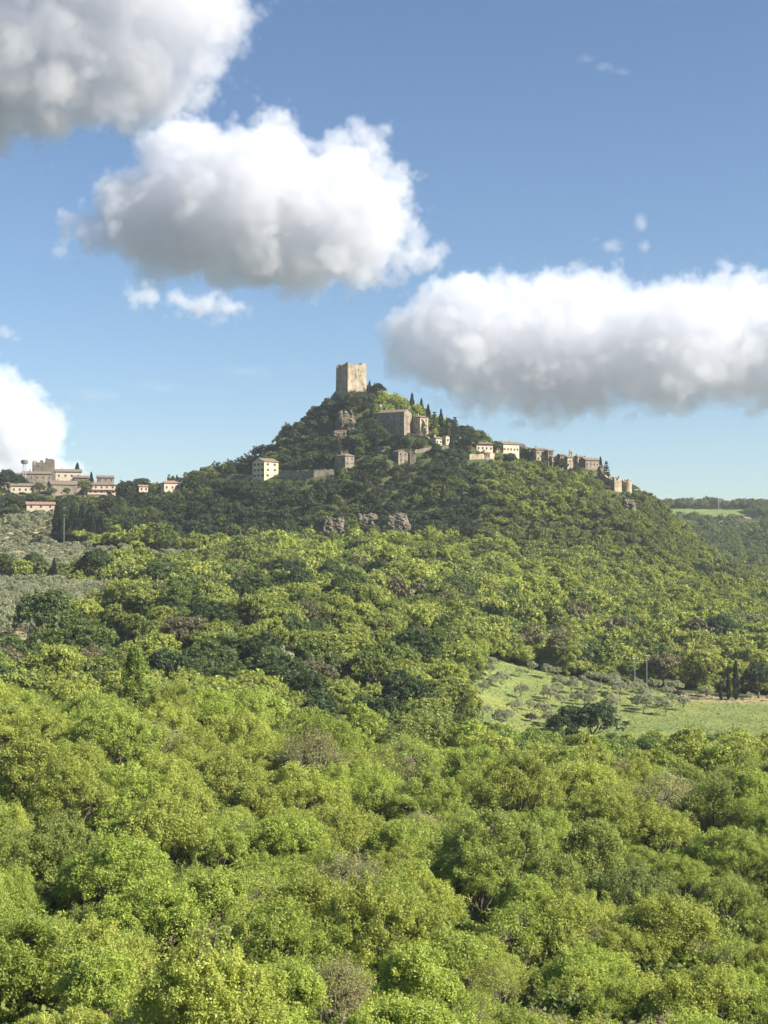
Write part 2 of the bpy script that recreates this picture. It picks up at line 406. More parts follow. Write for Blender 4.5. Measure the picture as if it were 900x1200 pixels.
def make_poplar(seed, Ht=17., Rr=2.6, ncl=150, npl=55, size=.34):
    rng = np.random.default_rng(seed)
    h = rng.uniform(.12, 1, ncl); prof = np.minimum(1, (h*4)**.7)*np.clip((1-h)*2.4+.04, 0, 1)**.7
    a = rng.uniform(0, 6.28, ncl); rr = Rr*prof*rng.uniform(.45, 1, ncl)
    C = np.stack([np.cos(a)*rr, np.sin(a)*rr, h*Ht], 1)
    v, c = leaves(C, rng.uniform(.5, .85, ncl), npl, size, rng, up=.3, squash=1.3)
    b = MB().tube([(0, 0, -.6), (.1, 0, Ht*.5), (0, 0, Ht*.97)], [.3, .17, .03], 7)
    for i in range(0, ncl, 3):
        z = max(.8, C[i][2]-1.8); b.tube([(0, 0, z), tuple(C[i])], [.05, .015], 4)
    return b.mesh('trunk', M['bark'], True), foliage_mesh('crown', v, c, M['leaf'])

def make_bare(seed, Ht=9.5, Rr=4.4, leafy=9):
    """tree barely in leaf: fine pale branching with a thin veil of buds"""
    rng = np.random.default_rng(seed); b = MB(); tips = []
    def grow(p, d, ln, r, lvl):
        q = p+d*ln; m = (p+q)/2+rng.normal(size=3)*ln*.06
        b.tube([p, m, q], [r, r*.8, r*.6], 6 if lvl < 2 else 3)
        if lvl >= 5: tips.append(q); return
        for k in range(3 if lvl < 4 else 2+int(rng.integers(0, 2))):
            nd = d*.75+rng.normal(size=3)*.52+np.array([0, 0, .12]); nd /= np.linalg.norm(nd)
            grow(q, nd, ln*rng.uniform(.62, .86), r*.58, lvl+1)
    grow(np.array([0, 0, -.5]), np.array([0, 0, 1.]), Ht*.26, .26, 0)
    tips = np.array(tips); v, c = leaves(tips, np.full(len(tips), .4), leafy, .17, rng)
    return b.mesh('trunk', M['twig'], True), foliage_mesh('crown', v, c, M['leaf'])

def make_conifer(seed, Ht=14., Rr=4.):
    """cedar: level tiers of dark sprays on a straight trunk"""
    rng = np.random.default_rng(seed); b = MB().tube([(0, 0, -.6), (0, 0, Ht*.6), (0, 0, Ht*.98)], [.35, .2, .04], 7); C = []; 
    for i in range(11):
        h = .18+.8*i/10.; rr = Rr*(1-h)**.7*rng.uniform(.75, 1.1)+.25
        for k in range(7):
            a = rng.uniform(0, 6.28); rk = rr*rng.uniform(.6, 1.1)
            e = (math.cos(a)*rk, math.sin(a)*rk, h*Ht+rng.uniform(-.3, .3)); b.tube([(0, 0, h*Ht-.3), e], [.07, .02], 4)
            for q in (.35, .6, .8, 1.): C.append((e[0]*q, e[1]*q, e[2]+.1))
    C = np.array(C); v, c = leaves(C, rng.uniform(.5, .8, len(C)), 16, .34, rng, squash=.35, up=.8)
    return b.mesh('trunk', M['bark'], True), foliage_mesh('crown', v, c, M['leaf'])

KIT = {}
_R = [5.0, 4.3, 6.1, 5.4, 3.7, 5.6, 4.8, 4.6, 5.2]; _H = [11, 12.4, 11.4, 9.6, 12.6, 12.6, 9.4, 10.2, 11]; _L = [10, 9, 15, 11, 8, 13, 11, 9, 10]
KIT['oak'] = [make_oak(10+i, Rr=_R[i], Ht=_H[i], nl=_L[i], ncl=36, npl=92, size=.165, cr=(.34, .72), squash=1.05, lr=(.28, .46), tw=60) for i in range(7)]
KIT['oak'] += [make_oak(10+i, Rr=_R[i], Ht=_H[i], nl=_L[i], ncl=34, npl=34, size=.16, cr=(.4, .8), squash=1.1, lr=(.28, .46), tw=260, bark='twig') for i in (7, 8)]
KIT['broad'] = [make_oak(40+i, Rr=[4.6, 5., 4.2, 5.3, 4.8][i], Ht=[9.5, 10.4, 9.9, 9., 11][i], nl=[8, 10, 8, 11, 9][i], ncl=20, npl=34, size=.46, tw=20) for i in range(5)]
KIT['holm'] = [make_oak(60+i, Rr=5.4, Ht=10.5, z0=1.6, nl=13, ncl=26, npl=34, size=.40, cr=(.45, .7), lr=(.3, .42), tw=10) for i in range(3)]
KIT['olive'] = [make_oak(70+i, Rr=2.3+.2*i, Ht=4.2+.3*i, z0=1., nl=6, ncl=12, npl=44, size=.26, cr=(.35, .6), tw=4, bark='twig') for i in range(4)]
KIT['bush'] = [make_oak(80+i, Rr=2.6, Ht=3.6, z0=.2, nl=7, ncl=14, npl=36, size=.30, cr=(.4, .7), tw=6) for i in range(3)]
KIT['cypress'] = [make_cypress(90+i, 13+i, 1.35+.2*i) for i in range(3)]
KIT['poplar'] = [make_poplar(95)]
KIT['bare'] = [make_bare(100+i, leafy=(5, 9, 3)[i]) for i in range(3)]
KIT['conifer'] = [make_conifer(110), make_conifer(111, 13, 3.2)]

rnd = random.Random(7)
HEIGHT = {'oak': 10.4, 'broad': 10, 'holm': 10.5, 'olive': 4.5, 'bush': 3.6, 'cypress': 14, 'poplar': 17, 'bare': 9.5, 'conifer': 13.5}
NAME = {'oak': 'oak_tree', 'broad': 'broadleaf_tree', 'holm': 'holm_oak', 'olive': 'olive_tree', 'bush': 'bush', 'cypress': 'cypress', 'poplar': 'poplar', 'bare': 'bare_tree', 'conifer': 'cedar'}
CAT = {'oak': 'oak tree', 'broad': 'tree', 'holm': 'evergreen oak', 'olive': 'olive tree', 'bush': 'bush', 'cypress': 'cypress tree', 'poplar': 'poplar tree', 'bare': 'bare tree', 'conifer': 'cedar tree'}
def tree(kind, x, y, tint, label, group=None, s=1., var=None, z=None):
    """one tree: an Empty at its foot with its own trunk and crown"""
    i = var if var is not None else rnd.randrange(len(KIT[kind]))
    tm, fm = KIT[kind][i]
    z = float(H(x, y)) if z is None else z
    e = empty(NAME[kind], (x, y, z), rnd.uniform(0, 6.28))
    if kind in ('oak', 'broad', 'holm', 'olive'): e.rotation_euler.x = rnd.uniform(-.11, .11); e.rotation_euler.y = rnd.uniform(-.11, .11)
    e.scale = (s*rnd.uniform(.94, 1.06), s*rnd.uniform(.94, 1.06), s*rnd.uniform(.93, 1.08))
    t = link('trunk', tm, e); f = link('crown', fm, e); f.color = (*tint, 1)
    setp(e, label, CAT[kind], group)
    return e

ORD = 'first second third fourth fifth sixth seventh eighth ninth tenth eleventh twelfth thirteenth fourteenth fifteenth sixteenth seventeenth eighteenth nineteenth twentieth'.split()
def ordn(i):
    if i < 20: return ORD[i]
    tens = {20: 'twenty', 30: 'thirty', 40: 'forty', 50: 'fifty'}; n = i+1
    if n % 10 == 0: return {30: 'thirtieth', 40: 'fortieth', 50: 'fiftieth'}[n]
    return tens[n//10*10]+'-'+ORD[n % 10-1]

def scatter(sp, u0, u1, d0, d1, seed, jit=.42):
    """jittered hexagonal planting positions over the ground between two viewing angles"""
    rng = np.random.default_rng(seed)
    xs = np.arange((min(u0, 0)-450)/F*d1-20, (u1-450)/F*d1+20, sp); yy = np.arange(d0, d1, sp*.87)
    X, Y = np.meshgrid(xs, yy); X = X+(np.arange(len(yy)) % 2)[:, None]*sp/2
    X = X+rng.uniform(-jit, jit, X.shape)*sp; Y = Y+rng.uniform(-jit, jit, Y.shape)*sp
    X = X.ravel(); Y = Y.ravel(); u = 450+F*X/Y
    k = (u > u0) & (u < u1) & (Y > d0) & (Y < d1)
    return X[k], Y[k], rng
def upx(x, y): return 450+F*x/y

def rows_and_ranks(items, per):
    """items (x,y,top_z): rows from the bottom of the picture up, each counted from the left"""
    sy = [HY-F*t/y for x, y, t in items]
    order = sorted(range(len(items)), key=lambda i: -sy[i]); out = [None]*len(items)
    for r in range(0, len(order), per):
        rr = sorted(order[r:r+per], key=lambda i: items[i][0]/items[i][1])
        for k, i in enumerate(rr): out[i] = (r//per, k)
    return out

SPECIAL = []       # (px, depth, radius) kept free for hand placed trees
# hand placed trees first; each tells its own foot point
def special(kind, px, py_top, D, tint, label, s=1., var=0, group=None, clear=None):
    x, y = UD(px, D)
    zt = -(py_top-HY)/F*D
    g0 = float(H(x, y))
    s_ = s if py_top is None else max(.3, (zt-g0)/HEIGHT[kind])
    e = tree(kind, x, y, tint, label, group, s_, var)
    SPECIAL.append((x, y, clear or 4.*s_))
    return e

LIME = (.28, .35, .065); YEL = (.31, .345, .07); MID = (.20, .24, .06); DEEP = (.12, .155, .05); TAN = (.27, .25, .13); GREY = (.16, .175, .09); HOLM = (.040, .065, .030); OLV = (.27, .285, .185); CYP = (.022, .036, .018)
# near wood: notable single trees
special('bare', 232, 1035, 118, TAN, 'greyish tan tree barely in leaf, amid green oaks of the near wood, lower left', 1, 0)
special('bare', 425, 1120, 98, (.17, .14, .07), 'brownish bare-branched tree at the bottom edge, just west of centre', 1, 1)
special('bare', 395, 812, 262, (.15, .14, .08), 'pale bare grey tree standing at the top rim of the near wood', 1, 2)
special('bare', 768, 1138, 96, (.2, .16, .11), 'tangle of pale bare branches at the bottom edge below the field', 1, 1)
special('poplar', 160, 755, 262, (.19, .25, .045), 'slim yellow-green poplar whose pointed top rises above the near wood', 1, 0)
bt_ = special('broad', 328, 752, 345, (.42, .41, .30), 'tree in full cream-white blossom in the middle wood', 1, 2, clear=3)
bt_.scale.x *= .55; bt_.scale.y *= .55
special('holm', 55, 686, 412, (.11, .15, .045), 'round olive-green tree standing alone at the edge of the olive grove', 1, 0, clear=6)
special('broad', 184, 612, 668, (.13, .17, .04), 'rounded yellow-green tree lit against the dark slope under the village', 1, 1, clear=6)
# along the field
_n0 = len(bpy.data.objects)
special('cypress', 843, 792, 431, CYP, 'shortest and westernmost of three dark cypresses beside the field', 1, 0, 'three cypresses at the field edge')
special('cypress', 852, 786, 433, CYP, 'middle one of three dark cypresses beside the field', 1, 1, 'three cypresses at the field edge')
special('cypress', 861, 775, 433, CYP, 'tallest of three dark cypresses beside the field', 1, 2, 'three cypresses at the field edge')
for o_ in bpy.data.objects:
    if o_.name.startswith('cypress'): o_.scale.x *= .62; o_.scale.y *= .62
special('holm', 887, 776, 441, (.06, .085, .04), 'round grey-green evergreen next to the three cypresses', 1, 1, clear=6)
special('bush', 826, 802, 440, (.27, .29, .03), 'glowing yellow-green bush by the field track', 1, 0, clear=4)
special('bush', 790, 808, 432, (.07, .045, .045), 'dark reddish-purple round bush at the corner of the field', 1, 1, clear=3)
special('bush', 621, 836, 366, (.09, .08, .07), 'small grey-purple round bush on the lower meadow', 1, 2, clear=2)
special('bush', 672, 828, 352, (.045, .075, .028), 'big dark green thicket on the field, its western half', 1, 0, clear=3)
special('bush', 697, 822, 352, (.05, .08, .03), 'big dark green thicket on the field, its eastern half', 1, 1, clear=3)
special('bush', 655, 838, 348, (.06, .09, .03), 'low dark bush at the western foot of the field thicket', 1, 2, clear=2)
special('holm', 690, 772, 488, (.05, .08, .035), 'dark evergreen behind the meadow beside a grey bush', 1, 2, clear=5)

# --- near wood: individual oaks
NX, NY, rng = scatter(6.5, -40, 940, 84, 152, 3)
NX2, NY2, _ = scatter(7.9, -40, 940, 157, 322, 4)
NX = np.concatenate([NX, NX2]); NY = np.concatenate([NY, NY2])
uN = upx(NX, NY)
keep = ~(inpoly(uN, NY, Z_FIELD))
for (x, y, r) in SPECIAL: keep &= (NX-x)**2+(NY-y)**2 > (r*.95)**2
# the near wood ends where the slope dips
rim = np.interp(uN, [-40, 0, 100, 200, 300, 400, 500, 600, 700, 800, 940], [262, 262, 262, 262, 268, 285, 296, 296, 298, 300, 306])
keep &= NY < rim
NX, NY = NX[keep], NY[keep]
o = np.argsort(NY); NX, NY = NX[o], NY[o]
print('NEAR', len(NX))
near = [(float(NX[i]), float(NY[i])) for i in range(len(NX))]
def near_tint(x, y):
    a = .62*float(vnoise(x, y, 27, 21))+.38*rnd.random(); b = rnd.random(); j = rnd.uniform(.88, 1.14)
    if b < .06: c, w = TAN, 'olive-tan'
    elif a < .22: c, w = DEEP, 'deep green'
    elif a < .38: c, w = MID, 'mid green'
    elif a < .62: c, w = LIME, 'bright lime-green'
    else: c, w = YEL, 'yellow-green'
    m = (.275, .325, .072)
    c = tuple((c[k]*.72+m[k]*.28)*j for k in range(3))
    return c, w
zt = [(x, y, float(H(x, y))+10.) for x, y in near]
rk = rows_and_ranks(zt[:298], 14)
EXTRA = []
SZ = lambda: rnd.choice((.7, .82, .92, 1., 1.08, 1.2, 1.32))
for i, (x, y) in enumerate(near):
    c, w = near_tint(x, y); s = SZ()*(.70 if y < 125 else .8 if y < 155 else .88 if y < 200 else .95)*(.84 if y > 262 and upx(x, y) > 590 else 1)
    if i >= 298: EXTRA.append((x, y, c, s)); continue
    r, k = rk[i]
    tree('oak', x, y, c, f'{w} oak, {ordn(k)} from left in the {ordn(r)} row up of the near wood', 'oaks of the near wood', s, rnd.choice((7, 8)) if w == 'olive-tan' else rnd.choice((0, 1, 2, 3, 4, 5, 6, 0, 1, 2, 3, 4, 5, 6, 7, 8)))

# --- middle wood: individual broadleaf trees and evergreens
MX, MY, rng = scatter(8.2, -30, 930, 264, 560, 5)
uM = upx(MX, MY)
keep = MY > np.interp(uM, [-40, 200, 300, 400, 500, 600, 700, 800, 940], [264, 264, 270, 288, 303, 313, 321, 321, 325])
for Z in (Z_FIELD, Z_OLIVE): keep &= ~inpoly(uM, MY, Z)
keep &= ~((uM > 560) & (MY < 455))
keep &= ~((uM < 150) & (MY > 385) & (MY < 430))
for (x, y, r) in SPECIAL: keep &= (MX-x)**2+(MY-y)**2 > (r*.95)**2
MX, MY, uM = MX[keep], MY[keep], uM[keep]
o = np.argsort(MY); MX, MY, uM = MX[o], MY[o], uM[o]
print('MID', len(MX))
mid = []
for x, y, u in zip(MX, MY, uM):
    dark = 0.07
    if 190 < u < 400 and 285 < y < 365: dark = .6  # evergreens crowded here to put the band's shading into crown colour
    elif 400 <= u < 470 and 285 < y < 350: dark = .3
    if u > 560: dark = .03
    kind = 'holm' if rnd.random() < dark else 'broad'
    mid.append((kind, float(x), float(y)))
for kind, per, nmax, where in (('broad', 16, 296, 'middle wood'), ('holm', 10, 200, 'middle wood')):
    its = [(x, y) for k, x, y in mid if k == kind]
    rk = rows_and_ranks([(x, y, float(H(x, y))+10) for x, y in its[:nmax]], per)
    for i, (x, y) in enumerate(its):
        if kind == 'broad':
            b = rnd.random(); j = rnd.uniform(.85, 1.15)
            c, w = ((.24, .275, .065), 'fresh green') if b < .45 else ((.29, .33, .07), 'bright yellow-green') if b < .72 else ((.14, .185, .045), 'mid green') if b < .93 else ((.17, .16, .09), 'pale tan-green')
        else:
            j = rnd.uniform(.85, 1.2); c, w = ((.06, .09, .035), 'dark evergreen') if rnd.random() < .5 else ((.10, .14, .045), 'dusky green')
        c = tuple(v*j for v in c); s = rnd.choice((.6, .75, .88, .97, 1.08, 1.25))
        if kind == 'holm': s *= 1.08
        if y < 520 and upx(x, y) > 780: c, w = (.27, .30, .07), 'bright yellow-green'  # wood edge tinted brighter to make up for the deep shadow there
        if i >= nmax: EXTRA.append((x, y, c, s)); continue
        r, k = rk[i]
        word = 'tree' if kind == 'broad' else 'holm oak'
        tree(kind, x, y, c, f'{w} {word}, {ordn(k)} from left in the {ordn(r)} row up of the {where}', 'trees of the middle wood' if kind == 'broad' else 'holm oaks of the middle wood', s)

# --- olives: the grove, the meadow and the terraces
OX, OY, rng = scatter(4.9, -25, 200, 425, 560, 9, .18)
k = inpoly(upx(OX, OY), OY, Z_OLIVE)
ol = [(float(x), float(y), 'grove') for x, y in zip(OX[k], OY[k])]
OX, OY, rng = scatter(7.5, 560, 935, 352, 480, 11, .3)
uo = upx(OX, OY)
k = inpoly(uo, OY, Z_FIELD) & (rng.uniform(size=len(OX)) < np.where((uo > 640) & (uo < 790) & (OY > 395) & (OY < 452), .9, np.where((uo < 650) & (OY < 450), .45, .05)))
ol += [(float(x), float(y), 'meadow') for x, y in zip(OX[k], OY[k])]
for j in range(9): ol.append((*UD(802+j*12.5+rnd.uniform(-3, 3), 437+rnd.uniform(-2, 2)), 'track'))
ol = [q for q in ol if all((q[0]-x)**2+(q[1]-y)**2 > (r*.8)**2 for x, y, r in SPECIAL)]
ol.sort(key=lambda q: q[1])
print('OLIVE', len(ol))
OEX = []
for where, txt, per in (('grove', 'the village olive grove', 12), ('meadow', 'the sloping meadow', 12), ('track', 'the line beside the field track', 20)):
    its = [(x, y) for x, y, w in ol if w == where]
    cap = 190 if where == 'grove' else 90
    OEX += its[cap:]; its = its[:cap]
    rk = rows_and_ranks([(x, y, float(H(x, y))) for x, y in its], per)
    for i, (x, y) in enumerate(its):
        jj = rnd.uniform(.85, 1.2); c = tuple(v*jj for v in OLV); r, k = rk[i]
        s = rnd.uniform(.85, 1.1) if where == 'grove' else rnd.uniform(.6, 1.) if where == 'meadow' else rnd.uniform(.35, .6)
        if where == 'track': lab = f'small grey-green olive, {ordn(k)} from the left in {txt}'
        else: lab = f'grey-green olive, {ordn(k)} from left in the {ordn(r)} row up of {txt}'
        tree('olive', x, y, c, lab, 'olives of '+txt.replace('the ', '', 1), s)
TX, TY, rng = scatter(6.2, -25, 255, 562, 768, 12, .25)
k = inpoly(upx(TX, TY), TY, Z_TERR)
TERR = [(float(x), float(y)) for x, y in zip(TX[k], TY[k])]
# ------------------------------------------------------------------ buildings
CLEAR = []      # (u0, u1, ytop, ybase, D): keep the view of each building open
def gable_pts(w, d, h, rh, axis):
    return None
def house(label, u0, u1, yb, h, th=35, share=.6, roof='gable', ridge='x', wall='stone', tiles='tile', nf=(2, 2), ns=(1, 2), chim=1, name='stone_house', cat='house', door=True, D=None, rise=None, clear=True, shutter=None, sink=5., base_open=None, over=.45):
    base_open = base_open if base_open is not None else .38*h*F/900
    P0 = ray_hit((u0+u1)/2, yb, 500) if D is None else Vector((*UD((u0+u1)/2, D), 0))
    D = P0.y; zb = -(yb-HY)/F*D
    mpp = D/F; t = R(th); W = share*(u1-u0)*mpp/math.cos(t); Dp = (1-share)*(u1-u0)*mpp/max(.2, math.sin(abs(t)))
    Dp = max(Dp, 3.)
    e = empty(name, (P0.x, P0.y+Dp*.3, zb), t)
    setp(e, label, cat)
    x0, x1, y0, y1 = -W/2, W/2, -Dp/2, Dp/2
    span = Dp if ridge == 'x' else W
    rh = rise if rise is not None else span*.2
    mb = MB(); zb0 = -sink
    if roof in ('gable',):
        if ridge == 'x':
            mb.add([(x0,y0,zb0),(x1,y0,zb0),(x1,y1,zb0),(x0,y1,zb0),(x0,y0,h),(x1,y0,h),(x1,y1,h),(x0,y1,h),(x0,0,h+rh),(x1,0,h+rh)],
                   [(0,3,2,1),(0,1,5,4),(1,2,6,9,5),(2,3,7,6),(3,0,4,8,7),(4,5,9,8),(6,7,8,9)])
        else:
            mb.add([(x0,y0,zb0),(x1,y0,zb0),(x1,y1,zb0),(x0,y1,zb0),(x0,y0,h),(x1,y0,h),(x1,y1,h),(x0,y1,h),(0,y0,h+rh),(0,y1,h+rh)],
                   [(0,3,2,1),(0,1,5,8,4),(1,2,6,5),(2,3,7,9,6),(3,0,4,7),(5,6,9,8),(7,4,8,9)])
    else:
        mb.box(x0, x1, y0, y1, zb0, h)
    mb.build('wall', M[wall], e)
    ov = over; tk = .22; rb = MB(); X0, X1, Y0, Y1 = x0-ov, x1+ov, y0-ov, y1+ov
    if roof == 'gable':
        if ridge == 'x':
            k = rh/(Dp/2); ze = h-ov*k; pts = [(Y0, ze), (0, h+rh), (Y1, ze)]
            prof = [(y, z+.03) for y, z in pts]+[(y, z+.03+tk) for y, z in pts[::-1]]
            vs = [(X0, y, z) for y, z in prof]+[(X1, y, z) for y, z in prof]
        else:
            k = rh/(W/2); ze = h-ov*k; pts = [(X0, ze), (0, h+rh), (X1, ze)]
            prof = [(x, z+.03) for x, z in pts]+[(x, z+.03+tk) for x, z in pts[::-1]]
            vs = [(x, Y0, z) for x, z in prof]+[(x, Y1, z) for x, z in prof]
        fs = [(0,1,4,5),(1,2,3,4),(6,11,10,7),(7,10,9,8)]+[(i, (i+1) % 6+0, (i+1) % 6+6, i+6) for i in range(6)]
        rb.add(vs, fs)
    elif roof == 'hip':
        m = min(W, Dp)/2; rx = max(W/2-m, .05); ry = max(Dp/2-m, .05)
        zz = h+.03
        rb.add([(X0,Y0,zz),(X1,Y0,zz),(X1,Y1,zz),(X0,Y1,zz),(X0,Y0,zz+tk),(X1,Y0,zz+tk),(X1,Y1,zz+tk),(X0,Y1,zz+tk),(-rx,-ry,zz+tk+rh),(rx,-ry,zz+tk+rh),(rx,ry,zz+tk+rh),(-rx,ry,zz+tk+rh)],
               [(0,3,2,1),(0,1,5,4),(1,2,6,5),(2,3,7,6),(3,0,4,7),(4,5,9,8),(5,6,10,9),(6,7,11,10),(7,4,8,11),(8,9,10,11)])
    elif roof == 'shed':
        k = rh
        rb.add([(X0,Y0,h+.03),(X1,Y0,h+.03),(X1,Y1,h+.03+k),(X0,Y1,h+.03+k),(X0,Y0,h+.03+tk),(X1,Y0,h+.03+tk),(X1,Y1,h+.03+k+tk),(X0,Y1,h+.03+k+tk)],
               [(0,3,2,1),(4,5,6,7),(0,1,5,4),(1,2,6,5),(2,3,7,6),(3,0,4,7)])
        e_ = MB().add([(x0,y1,h),(x1,y1,h),(x1,y1,h+k),(x0,y1,h+k),(x0,y0,h),(x1,y0,h)],[(0,1,2,3),(3,2,5,4),(1,5,2),(0,3,4)]).build('gable_end', M[wall], e)
    ro = None
    if roof != 'none': ro = rb.build('roof', M[tiles], e)
    if chim and ro:
        for q in range(chim):
            cx = x0+W*(.25+.5*q); cb = MB().box(cx-.35, cx+.35, .2, .9, h-.2, h+rh+1.1).box(cx-.45, cx+.45, .1, 1., h+rh+1.1, h+rh+1.25)
            cb.build('chimney', M[wall], ro)
    def window(face, a, z, w=.8, hh=1.15, nm='window'):
        """opening with stone surround, dark pane and one shutter pair"""
        fr, pn, sh = MB(), MB(), MB()
        if face == 'f':
            B = lambda m, a0, a1, o, z0, z1: m.box(a0, a1, y0-o, y0+.1, z0, z1)
        else:
            B = lambda m, a0, a1, o, z0, z1: m.box(x0-o, x0+.1, a0, a1, z0, z1)
        B(fr, a-w/2-.12, a-w/2, .07, z-.1, z+hh+.12); B(fr, a+w/2, a+w/2+.12, .07, z-.1, z+hh+.12); B(fr, a-w/2, a+w/2, .068, z+hh, z+hh+.12); B(fr, a-w/2, a+w/2, .09, z-.14, z)
        B(pn, a-w/2, a+w/2, .02, z, z+hh)
        wo = fr.build(nm, M['stone_warm'] if nm == 'window' else M['stone'], e); pn.build('pane' if nm == 'window' else 'panel', M['dark'] if nm == 'window' else M['wood'], wo)
        if nm == 'window' and shutter:
            B(sh, a-w/2-.55, a-w/2-.13, .05, z, z+hh); sh.build('shutter', M[shutter], wo)
            sh = MB(); B(sh, a+w/2+.13, a+w/2+.55, .05, z, z+hh); sh.build('shutter', M[shutter], wo)
    nst, nw = nf
    fh = (h-.2)/max(nst, 1)
    for s_ in range(nst):
        for k_ in range(nw):
            a = x0+W*(k_+.5)/nw+rnd.uniform(-.15, .15)
            if s_ == 0 and k_ == nw//2 and door and nst > 1: window('f', a, .05, 1.1, 2.1, 'door'); continue
            window('f', a, s_*fh+fh*.38, hh=min(1.15, fh*.42))
    nst, nw = ns
    if nst:
        fh = (h-.2)/nst
        for s_ in range(nst):
            for k_ in range(nw):
                window('s', y0+Dp*(k_+.5)/nw+rnd.uniform(-.15, .15), s_*fh+fh*.38, hh=min(1.15, fh*.42))
    if clear: CLEAR.append((u0-1, u1+1, yb-h/mpp, yb-base_open, D))
    e['_h'] = h
    del e['_h']
    return e, (W, Dp, h, rh)

def ruin(label, u0, u1, yb, hfun, th=35, share=.6, thick=1.5, mat='stone_warm', name='ruined_tower', cat='tower', D=None, batter=.03, seed=1, slits=(), sink=6., side_slits=(), round_=False, clearpx=2):
    P0 = ray_hit((u0+u1)/2, yb, 500) if D is None else Vector((*UD((u0+u1)/2, D), 0))
    D = P0.y; zb = -(yb-HY)/F*D; mpp = D/F; t = R(th)
    W = share*(u1-u0)*mpp/math.cos(t); Dp = (1-share)*(u1-u0)*mpp/max(.2, math.sin(abs(t)))
    e = empty(name, (P0.x, P0.y+Dp*.3, zb), t); setp(e, label, cat)
    cs = [(-W/2, -Dp/2), (W/2, -Dp/2), (W/2, Dp/2), (-W/2, Dp/2)]; pts = []; n = 26
    if round_: pts = [(W/2*math.cos(a), W/2*math.sin(a)) for a in np.linspace(0, 2*math.pi, 60, endpoint=False)]
    else:
        for i in range(4):
            a, b = cs[i], cs[(i+1) % 4]
            for k in range(n): q = k/n; pts.append((a[0]+(b[0]-a[0])*q, a[1]+(b[1]-a[1])*q))
    N_ = len(pts); rg = np.random.default_rng(seed)
    hs = [hfun(i/N_)+rg.uniform(-.25, .25) for i in range(N_)]
    V_ = []; 
    def ring(f, zf):
        for i, (x, y) in enumerate(pts):
            k = f(zf(i)); V_.append((x*k[0], y*k[1], zf(i)))
    bt = lambda z: (1+batter*max(0, 1-z/18)+(.10 if z < -2 else 0),)*2
    inn = lambda z: (1-2*thick/W, 1-2*thick/Dp)
    levels = [-sink, -2, 0, .35, .7]
    ring(bt, lambda i: -sink); ring(bt, lambda i: -1.9); ring(bt, lambda i: 0.); ring(bt, lambda i: hs[i]*.5); ring(bt, lambda i: hs[i])
    ring(inn, lambda i: hs[i]-.1); ring(inn, lambda i: min(hs)*.72)
    Fs = []
    for r_ in range(6):
        for i in range(N_):
            a = r_*N_+i; b = r_*N_+(i+1) % N_
            Fs.append((a, b, b+N_, a+N_))
    Fs.append(tuple(6*N_+i for i in range(N_)))
    MB().add(V_, Fs).build('wall', M[mat], e)
    kf = lambda z: 1+batter*max(0, 1-z/18)
    for (q, z, w, hh) in slits:
        a = -W/2+W*q; yy = -Dp/2*kf(z)
        fr = MB().box(a-w/2-.18, a-w/2, yy-.09, yy+.3, z, z+hh).box(a+w/2, a+w/2+.18, yy-.09, yy+.3, z, z+hh).box(a-w/2-.18, a+w/2+.18, yy-.1, yy+.3, z+hh, z+hh+.2).build('window', M[mat], e)
        MB().box(a-w/2, a+w/2, yy-.05, yy+.25, z, z+hh).build('pane', M['dark'], fr)  # solid dark block standing in for the unlit depth of the slit
    CLEAR.append((u0-1, u1+1, yb-max(hs)/mpp, yb-clearpx, D))
    return e, (W, Dp)

def long_wall(label, pts, h, th_=.9, mat='stone', name='stone_wall', cat='wall', seed=0, clearpx=2, D0=500, sink=4.):
    """wall following picture points (px, base py), ragged coping"""
    rg = np.random.default_rng(seed); P = [ray_hit(u, y, D0) for u, y in pts]
    for q, (u, y) in zip(P, pts): q.z = -(y-HY)/F*q.y
    o = P[0].copy(); e = empty(name, o); setp(e, label, cat)
    S = []
    for a, b in zip(P[:-1], P[1:]):
        m = max(2, int((b-a).length/1.5))
        for k in range(m): S.append(a.lerp(b, k/m)-o)
    S.append(P[-1]-o); V_ = []; Fs = []
    for i, p in enumerate(S):
        d = (S[min(i+1, len(S)-1)]-S[max(i-1, 0)]); d.z = 0; d.normalize(); nn = Vector((d.y, -d.x, 0))*th_/2
        hh = h+rg.uniform(-.2, .2)*h*.3
        for q in (p+nn, p-nn): V_ += [(q.x, q.y, p.z-sink), (q.x, q.y, p.z+hh)]
    for i in range(len(S)-1):
        a = i*4; b = a+4
        Fs += [(a, b, b+1, a+1), (a+2, a+3, b+3, b+2), (a+1, b+1, b+3, a+3)]
    Fs += [(0, 1, 3, 2), (len(V_)-4, len(V_)-2, len(V_)-1, len(V_)-3)]
    MB().add(V_, Fs).build('wall', M[mat], e)
    cp = MB()
    for i in range(len(S)-1):
        a, b = Vector(V_[i*4+1]), Vector(V_[i*4+5]); c, d_ = Vector(V_[i*4+3]), Vector(V_[i*4+7])
        up = Vector((0, 0, .16)); cp.add([a, b, d_, c, a+up, b+up, d_+up, c+up], [(4,5,6,7),(0,1,5,4),(2,3,7,6)])
    cp.build('coping', M['stone_warm'], e)
    us = [u for u, y in pts]; ybs = [y for u, y in pts]
    for (ua, ya), (ub, yb_), pa in zip(pts[:-1], pts[1:], P): CLEAR.append((min(ua, ub), max(ua, ub), min(ya, yb_)-h/pa.y*F, min(ya, yb_)-clearpx, pa.y))
    return e

